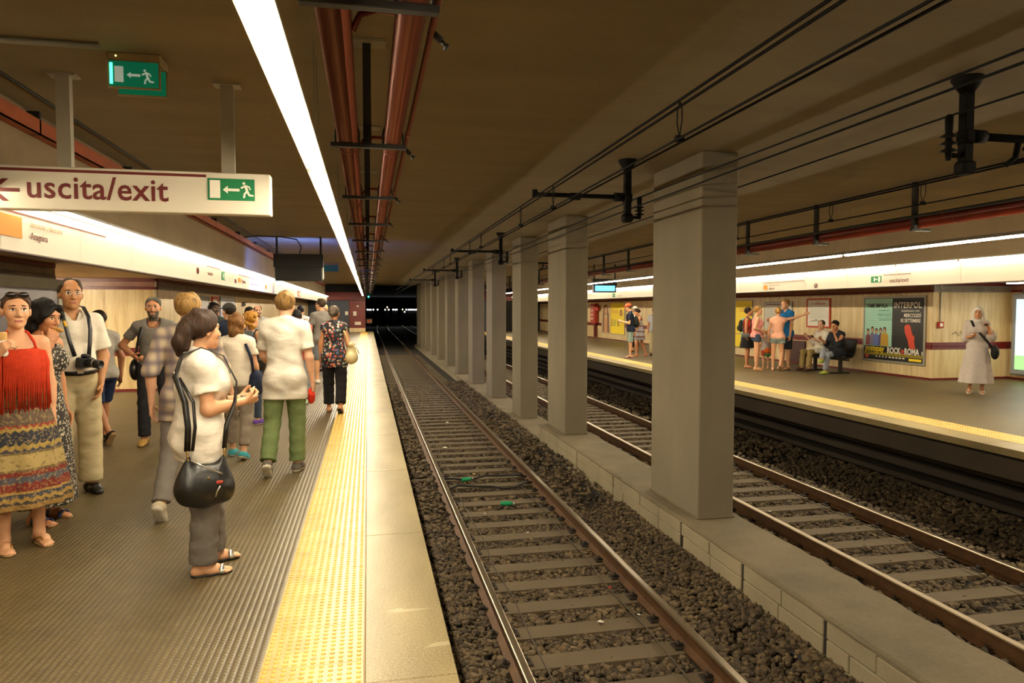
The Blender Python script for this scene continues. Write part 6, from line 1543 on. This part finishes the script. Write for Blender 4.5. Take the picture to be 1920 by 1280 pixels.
# 15. man with the orange rucksack
def rucksack(D, lab, mat, mat2, size=(.15, .09, .21), z=.28):
    tt = D['tt']; c = tt(0, -.2, z-.2); t = item(D, 'rucksack', lab, 'rucksack', tuple(c))
    f = F(.03); f.add(el(tt(0, -.185, z), size, D['Tt'])); sdfpart(t, 'sack', f, mat, .012, c)
    f = F(.03); f.add(el(tt(0, -.245, z-.06), (size[0]*.7, .05, size[2]*.45), D['Tt'])); sdfpart(t, 'pocket', f, mat2, .012, c)
    for q in (-1, 1): ribbon('shoulder_strap', rel([tt(q*.09, -.12, .46), tt(q*.105, -.01, .572), tt(q*.11, .10, .48), tt(q*.13, .12, .35), tt(q*.16, .02, .2), tt(q*.12, -.13, .15)], c), .05, .01, mat2, t, [(1, 0, 0)]*6)
m_orr = cloth('orange_ruck', 'd0601c'); m_grr = cloth('grey_ruck', '4c505a')
P15 = person('person in white tee with an orange rucksack in the far crowd', (-1.60, 17.6), (.05, 1), 1.70, 'm', 'fair', .016, top=dict(mat=c_white_t, sleeve=.6), bottom=dict(kind='shorts', mat=c_ltdenim, len=1.0), shoes=dict(kind='sneaker', mat=cloth('orange_shoes', 'c0562a'), sole=m_rubbersole), hair=dict(style='short', col='17110d', vol=.012), extra=lambda D: rucksack(D, 'orange and grey rucksack in the far left crowd', m_orr, m_grr))
# 16. man in the grey tee
P16 = person('person in grey tee and shorts standing before the end door', (-.98, 15.6), (-.45, .9), 1.84, 'm', 'fair', .014, head=(.5, 0, 0), armL=((-.2, .1, -1), (.05, .4, -1)), armR=((.15, -.05, -1), (.03, .1, -1)), legR=((.05, 0, -1), (0, -.03, -1)), top=dict(mat=c_greytee, sleeve=.65, loose=.02, hem=-.1), bottom=dict(kind='shorts', mat=cloth('blue_grey_shorts', '6a7078'), len=.98, hemr=.085), shoes=dict(kind='sneaker', mat=c_white_t, sole=m_rubbersole), hair=dict(style='short', col='3a2a1c', vol=.010))
P18 = person('person in white tee mostly hidden behind the grey tee and shorts', (-1.10, 18.6), (.1, .99), 1.74, 'f', 'fair', .017, top=dict(mat=c_white_t, sleeve=.6), bottom=dict(kind='trousers', mat=c_denim), shoes=dict(kind='shoe', mat=l_black), hair=dict(style='short', col='b08a50', vol=.012))
# 17. woman in the floral top
m_flor = spots('floral', '17151a', ['b8705c', '3a3438', '46527a', '8f9a86', 'c9a89a', 'a8452f'], 24, .46)
def ex17(D):
    tt = D['tt']; tp = D['tp']; c = tp(.26, .0, .10); m_b = M('bag_cream', 'c2b184', .5, var=.1); t = item(D, 'handbag', 'cream handbag under the arm beside the floral top', 'bag', tuple(c))
    f = F(.03); f.add(rc(tp(.275, -.07, -.02), tp(.275, .08, -.02), .095, .095, (A3(0, 1, 0), .8))); f.add(rc(tp(.265, -.06, .20), tp(.265, .06, .20), .04, .04)); f.add(rc(tp(.275, 0, .0), tp(.265, 0, .18), .095, .06)); sdfpart(t, 'bag_body', f, m_b, .009, c)
    for q in (-1, 1): ribbon('strap', rel([tp(.255, q*.06, .2), tt(.20, q*.09, .36), tt(.135, q*.08, .5), tt(.115, 0, .572)], c), .028, .006, m_b, t, [(0, 1, 0), (1, 0, 0), (1, 0, 0), (1, 0, 0)])
    MB().tube(rel([tp(.32, -.08, .19), tp(.37, -.03, .13), tp(.40, .0, .05)], c), .008, 6).build('tassel', m_b, t)
P17 = person('person in floral top and black trousers walking by the yellow strip', (-.52, 11.1), (.10, .99), 1.67, 'f', 'tan', .012, girth=1.04, head=(-.15, 0, 0), armR=((.30, -.10, -1), (.05, .75, -.75)), armL=((-.22, .1, -1), (-.05, .1, -1)), legL=((-.02, .12, -1), (0, .0, -1)), legR=((.04, -.14, -1), (.02, -.45, -1)), footR=(.1, -.65),
    top=dict(mat=m_flor, sleeve=.15, loose=.02, hem=-.17, o=.018, neck=.54), bottom=dict(kind='trousers', mat=c_black, hemr=.085, kneer=.085, len=1.86, o=.02), shoes=dict(kind='strap', mat=M('strap_brown', '5a3a22', .5), sole=m_soledark), hair=dict(style='bun', col='4d4238', vol=.010), detail=1, extra=ex17)
# ------------------------------------------------------------------ the people of the right platform
c_plaidsh = plaid('shorts', 'b9c4b4', '2f5a66', '3a5f4a', .05)
def exR1(D): rucksack(D, 'black rucksack of the person in plaid shorts', cloth('ruck_black', '24241f'), cloth('ruck_black', '24241f'), (.13, .09, .2), .24); cap(D, cloth('cap_orange', 'c04a28'), 'orange cap of the person in plaid shorts', .0)
R1 = person('person in orange cap, navy tee and plaid shorts on the right platform', (8.52, 21.7), (-.85, .35), 1.80, 'm', 'fair', .016, lean=.04, head=(0, .25, 0), armR=((.15, .1, -1), (-.3, .9, .2)), armL=((-.15, .1, -1), (.3, .9, .2)), legL=((-.06, 0, -1), (0, 0, -1)), legR=((.1, .03, -1), (.02, -.02, -1)), top=dict(mat=c_navy, sleeve=.65, loose=.02, hem=-.08), bottom=dict(kind='shorts', mat=c_plaidsh, len=.98, hemr=.09, waist=.06), shoes=dict(kind='thong', mat=l_black, sole=m_soledark), hair=dict(style='short', col='5a3a20'), extra=exR1)
R2 = person('person in white cap and white tee with dark red trousers', (9.85, 24.6), (-.6, -.5), 1.72, 'm', 'olive', .018, beard=True, top=dict(mat=c_white_t, sleeve=.65, hem=-.06), bottom=dict(kind='trousers', mat=cloth('maroon_trousers', '3a1a1e'), hemr=.05, len=1.75), shoes=dict(kind='thong', mat=l_black, sole=m_soledark), hair=dict(style='short', col='17110d'), extra=lambda D: cap(D, cloth('cap_white', 'd6d0c6'), 'white cap of the person behind the plaid shorts'))
m_strdress = bands('striped_dress', [(0, '8a8a94'), (.12, '6a3a44'), (.18, '9a9aa2'), (.35, '5a3440'), (.40, '8f8f98'), (.58, '6a3a44'), (.64, '9a9aa2'), (.85, '6a3a44')], .55, 1.35, 0.0)
R3 = person('person in striped grey dress walking behind the plaid shorts', (9.16, 22.3), (-.85, .2), 1.66, 'f', 'tan', .016, lean=.08, head=(0, .3, 0), armL=((-.1, .25, -1), (0, .4, -1)), armR=((.1, -.1, -1), (0, .1, -1)), legL=((0, .35, -1), (0, -.05, -1)), legR=((0, -.2, -1), (0, -.4, -1)), footR=(0, -.4), top=dict(mat=m_strdress, sleeve=0, strap=.12, hem=-.05, neck=.5, dip=.05, name='dress_bodice'), bottom=dict(kind='skirt', mat=m_strdress, waist=.14, zb=.56, rb=.22, rt=.125, name='dress_skirt'), shoes=dict(kind='strap', mat=M('strap_orange', 'b06038', .5), sole=M('sole_tan', 'a8865a', .8)), hair=dict(style='bun', col='22160f'))
R3b = person('person in beige trousers half hidden by the nearest pillar', (9.75, 22.6), (-.5, -.8), 1.66, 'm', 'tan', .018, top=dict(mat=cloth('grey_stripes', '8a8a90'), sleeve=.6), bottom=dict(kind='trousers', mat=c_beige), shoes=dict(kind='shoe', mat=l_black), hair=dict(style='short', col='1a120e'))
R4 = person('person in red tank top and black skirt in the right group', (10.22, 17.35), (.65, -.5), 1.66, 'f', 'tan', .014, head=(.15, 0, 0), armR=((.12, -.05, -1), (0, .12, -1)), top=dict(mat=cloth('red_tank', 'c0301c'), sleeve=0, strap=.125, hem=.0, neck=.50, dip=.06), bottom=dict(kind='skirt', mat=c_black, waist=.10, zb=.56, rb=.235, rt=.14, amp=.03), shoes=None, hair=dict(style='short', col='2a1a12', vol=.014), extra=lambda D: rucksack(D, 'dark rucksack of the person in the red tank top', cloth('ruck_dark', '2a2a28'), cloth('ruck_dark', '2a2a28'), (.12, .07, .17), .30))
def exR4b(D): bagback(D, 'waist_bag', 'grey bag at the hip of the person in the red tank top', cloth('hip_bag', '5f605c'), 1, .02, size=(.05, .12, .08))
exR4b(R4)
def sung(D, lab):
    HT = D['HT']; an = HT((0, .05, .11)); t = item(D, 'sunglasses', lab, 'sunglasses', tuple(an))
    for q in (-1, 1): f = F(.005); f.add(el(HT((q*.036, .07, .108)), (.03, .012, .02), D['HR'])); sdfpart(t, 'lens', f, M('lens_green', '4a5a4a', .2), .006, an)
    MB().tube(rel([HT((-.07, .06, .105)), HT((0, .08, .11)), HT((.07, .06, .105))], an), .006, 6).build('frame', c_white, t)
R5 = person('person in pink tank top and denim shorts with hand on waist', (10.06, 16.62), (.80, -.30), 1.70, 'f', 'fair', .014, head=(.0, 0, 0), armR=((.35, -.35, -1), (-.45, .85, -.25)), armL=((-.15, .1, -1), (.1, .5, -.6)), legR=((.02, -.04, -1), (0, -.03, -1)), legL=((0, .15, -1), (0, -.1, -1)), top=dict(mat=cloth('pink_tank', 'd58a82'), sleeve=0, strap=.125, hem=-.02, neck=.50, dip=.05), bottom=dict(kind='shorts', mat=c_denim, len=.32, hemr=.10, waist=.10), shoes=dict(kind='thong', mat=M('strap_tan', 'b58a58', .6), sole=M('sole_tan', 'a8865a', .8)), hair=dict(style='bun', col='9c7440', vol=.012), extra=lambda D: sung(D, 'sunglasses on the head of the person in pink'))
def exR6(D):
    c = (.0, -.19, .46); t = item(D, 'toy_bag', 'round orange and green bag on the back of the small person', 'bag', c)
    f = F(.01); f.add(el((0, 0, 0), (.115, .06, .125))); 
    sdfpart(t, 'bag_body', f, [cloth('toy_orange', 'd0641e'), cloth('toy_green', '4c8a4a')], .009, zn=lambda P: (P[:, 2] < -.03).astype(int))
    for a in (0.2, 1.4): MB().tube([(.118*math.cos(k*.2618)*math.cos(a), -.062*abs(math.sin(k*.2618))-.003, .128*math.cos(k*.2618)*math.sin(a)) for k in range(13)], .008, 6).build('seam', l_black, t)
R6 = person('small person in pale tee and red shorts with a round bag', (10.54, 16.95), (.25, .95), 1.04, 'm', 'fair', .013, girth=1.1, head=(.4, 0, 0), armL=((-.2, .1, -1), (-.05, .4, -.8)), top=dict(mat=cloth('pale_child_tee', 'b3aaa4'), sleeve=.6, hem=-.08), bottom=dict(kind='shorts', mat=cloth('red_child_shorts', 'b3402e'), len=.75, hemr=.085), shoes=dict(kind='strap', mat=M('strap_orange', 'b06038', .5), sole=M('sole_tan', 'a8865a', .8)), hair=dict(style='short', col='c09a58', vol=.016), extra=exR6)
R7 = person('person in peach top and pale shorts leaning one arm on the wall', (10.44, 16.28), (.65, .75), 1.66, 'f', 'fair', .014, head=(.3, .05, 0), armR=((.98, .25, .22), (.95, .05, .35)), armL=((-.30, .0, -1), (-.05, .15, -1)), curl=(.1, .4), palmR=(.2, 1, 0), legL=((-.04, .0, -1), (0, -.02, -1)), legR=((.02, .06, -1), (0, -.75, -1)), footR=(0, -.7), top=dict(mat=cloth('peach_tee', 'e2a88c'), sleeve=.25, hem=-.02, neck=.53), bottom=dict(kind='shorts', mat=cloth('pale_shorts', '93a09c'), len=.36, hemr=.105, waist=.10), shoes=dict(kind='strap', mat=c_white, sole=M('sole_tan', 'a8865a', .8)), hair=dict(style='bun', col='a87c44', vol=.012))
R8 = person('tall person in bright blue tee and dark shorts in the right group', (10.92, 16.62), (-.95, -.1), 1.88, 'm', 'fair', .014, head=(.1, .1, 0), armL=((-.1, .05, -1), (0, .12, -1)), armR=((.15, .35, -1), (-.1, 1, .35)), top=dict(mat=cloth('blue_tee', '1f6fae'), sleeve=.62, loose=.02, hem=-.10), bottom=dict(kind='shorts', mat=cloth('dark_shorts', '26262a'), len=.95, hemr=.09), shoes=dict(kind='thong', mat=l_black, sole=m_soledark), hair=dict(style='short', col='8a683c', vol=.012))
# seated pair on the bench
R9 = person('seated person in white shirt holding up a phone on the bench', (11.60, 16.14), (-.98, -.1), 1.74, 'm', 'pink', .014, sit=.50, lean=-.10, head=(.35, .25, 0), armR=((.25, .25, -1), (.1, .5, .5)), armL=((-.2, .35, -.9), (.2, .9, .35)), curl=(.5, .8), palmL=(.3, -.6, .5), legR=((.1, 1, .0), (.0, .05, -1)), legL=((-.1, 1, .0), (.0, .1, -1)), top=dict(mat=c_white_s, sleeve=1.55, loose=.02, hem=-.05), bottom=dict(kind='trousers', mat=cloth('khaki_trousers', '8a7648'), hemr=.07), shoes=dict(kind='shoe', mat=cloth('brown_shoes', '4a3020'), sole=m_soledark), hair=dict(style='recede', col='4c4030', vol=.009), extra=lambda D: phone(D, 'phone held up by the seated person in white shirt', 'L'))
R10 = person('seated person in dark shirt and jeans with crossed legs and green shoes', (11.58, 15.38), (-.97, -.12), 1.76, 'm', 'tan', .014, sit=.50, lean=.12, head=(.25, .15, 0), armR=((.1, .45, -1), (-.1, .8, .5)), armL=((-.18, .55, -.85), (.22, .35, 1)), curl=(.9, .9), palmL=(.5, .5, 0), legL=((-.02, 1, -.03), (.05, .12, -1)), legR=((-.10, 1, .18), (-.55, .62, -.45)), footR=(-.6, .0), top=dict(mat=cloth('dark_shirt', '20222a'), sleeve=1.35, loose=.02, hem=-.06), bottom=dict(kind='trousers', mat=c_ltdenim, hemr=.06, kneer=.072), shoes=dict(kind='sneaker', mat=cloth('lime_shoes', '9aa83c'), sole=M('sole_lime', '6a7a50', .7)), hair=dict(style='short', col='17110d', vol=.014))
# nun
m_habit = cloth('habit_grey', 'b3a8a0', .06); m_veil = cloth('veil_white', 'c9c2b8', .05)
def exN(D):
    HT = D['HT']; tt = D['tt']; s = D['s']
    f = F(.03); f.add(el(HT((0, -.02, .035)), np.array((.098, .118, .112))*s, D['HR'])); f.add(rc(HT((0, -.06, .02)), tt(0, -.085, .36), .085*s, .13*s, (A3(0, 1, 0), .6))); 
    for q in (-1, 1): f.add(rc(HT((q*.06, -.02, .0)), tt(q*.10, -.02, .42), .05*s, .06*s))
    f.minus(el(HT((0, .10, -.025)), np.array((.066, .12, .088))*s, D['HR']), .01); f.wr = folds(.004, 40, 40, 15, 3)
    D['piece']('veil', f, m_veil, .009)
    f = F(.02); f.add(el(tt(0, .02, .55), (.085, .085, .05), D['Tt'])); D['piece']('collar', f, m_veil, .009)
    c = D['tp'](.0, .1, .0); an = D['tp'](-.27, .0, -.05); t = item(D, 'shoulder_bag', 'black shoulder bag slung across the pale grey habit', 'bag', tuple(an)); tp = D['tp']
    f = F(.03); f.add(el(tp(-.30, .03, -.08), (.07, .15, .13), D['T'])); f.add(rc(tp(-.28, -.02, .0), tp(-.27, .08, .03), .05, .04)); sdfpart(t, 'bag_body', f, cloth('bag_black', '1b1a1c'), .01, an)
    ribbon('strap', rel([tp(-.25, .10, .02), tt(-.16, .14, .16), tt(-.05, .155, .30), tt(.06, .135, .44), tt(.11, .05, .56), tt(.10, -.07, .52), tt(-.05, -.14, .3), tp(-.24, -.08, .02)], an), .04, .006, cloth('bag_black', '1b1a1c'), t, [(0, 0, 1), (0, 0, 1), (.6, 0, 1), (1, 0, .4), (1, 0, 0), (1, 0, 0), (.5, 0, 1), (0, 0, 1)])
    for w, lab, m_ in (('L', 'dark phone held to the mouth above the grey habit', M('phone_black', '141417', .25)), ('R', 'pale phone in the lower hand before the grey habit', c_white)):
        cc = D['palm'+w]; t = item(D, 'phone', lab, 'phone', tuple(cc)); b = MB(); b.box((-.03, -.03, -.02), (.03, .03, .02), .012) if w == 'L' else b.box((-.06, -.03, -.006), (.06, .03, .006), .004); b.build('phone_body', m_, t)
N1 = person('person in pale grey habit and white veil holding a phone to the mouth', (11.45, 11.2), (-.72, -.69), 1.66, 'f', 'tan', .013, head=(.0, -.02, 0), armL=((-.35, .25, -1), (.35, .55, 1)), armR=((.15, .05, -1), (-.45, .9, .2)), curl=(.9, .6), palmL=(.6, .6, 0), palmR=(0, 0, 1), top=dict(mat=m_habit, sleeve=1.35, loose=.035, hem=-.02, o=.022, neck=.56, name='habit_bodice'), bottom=dict(kind='skirt', mat=m_habit, waist=.13, zb=.20, rb=.285, rt=.135, pleats=10, amp=.06, fy=.85, name='habit_skirt'), shoes=dict(kind='strap', mat=c_white, sole=c_white), hair=None, detail=1, extra=exN)
print('script done')
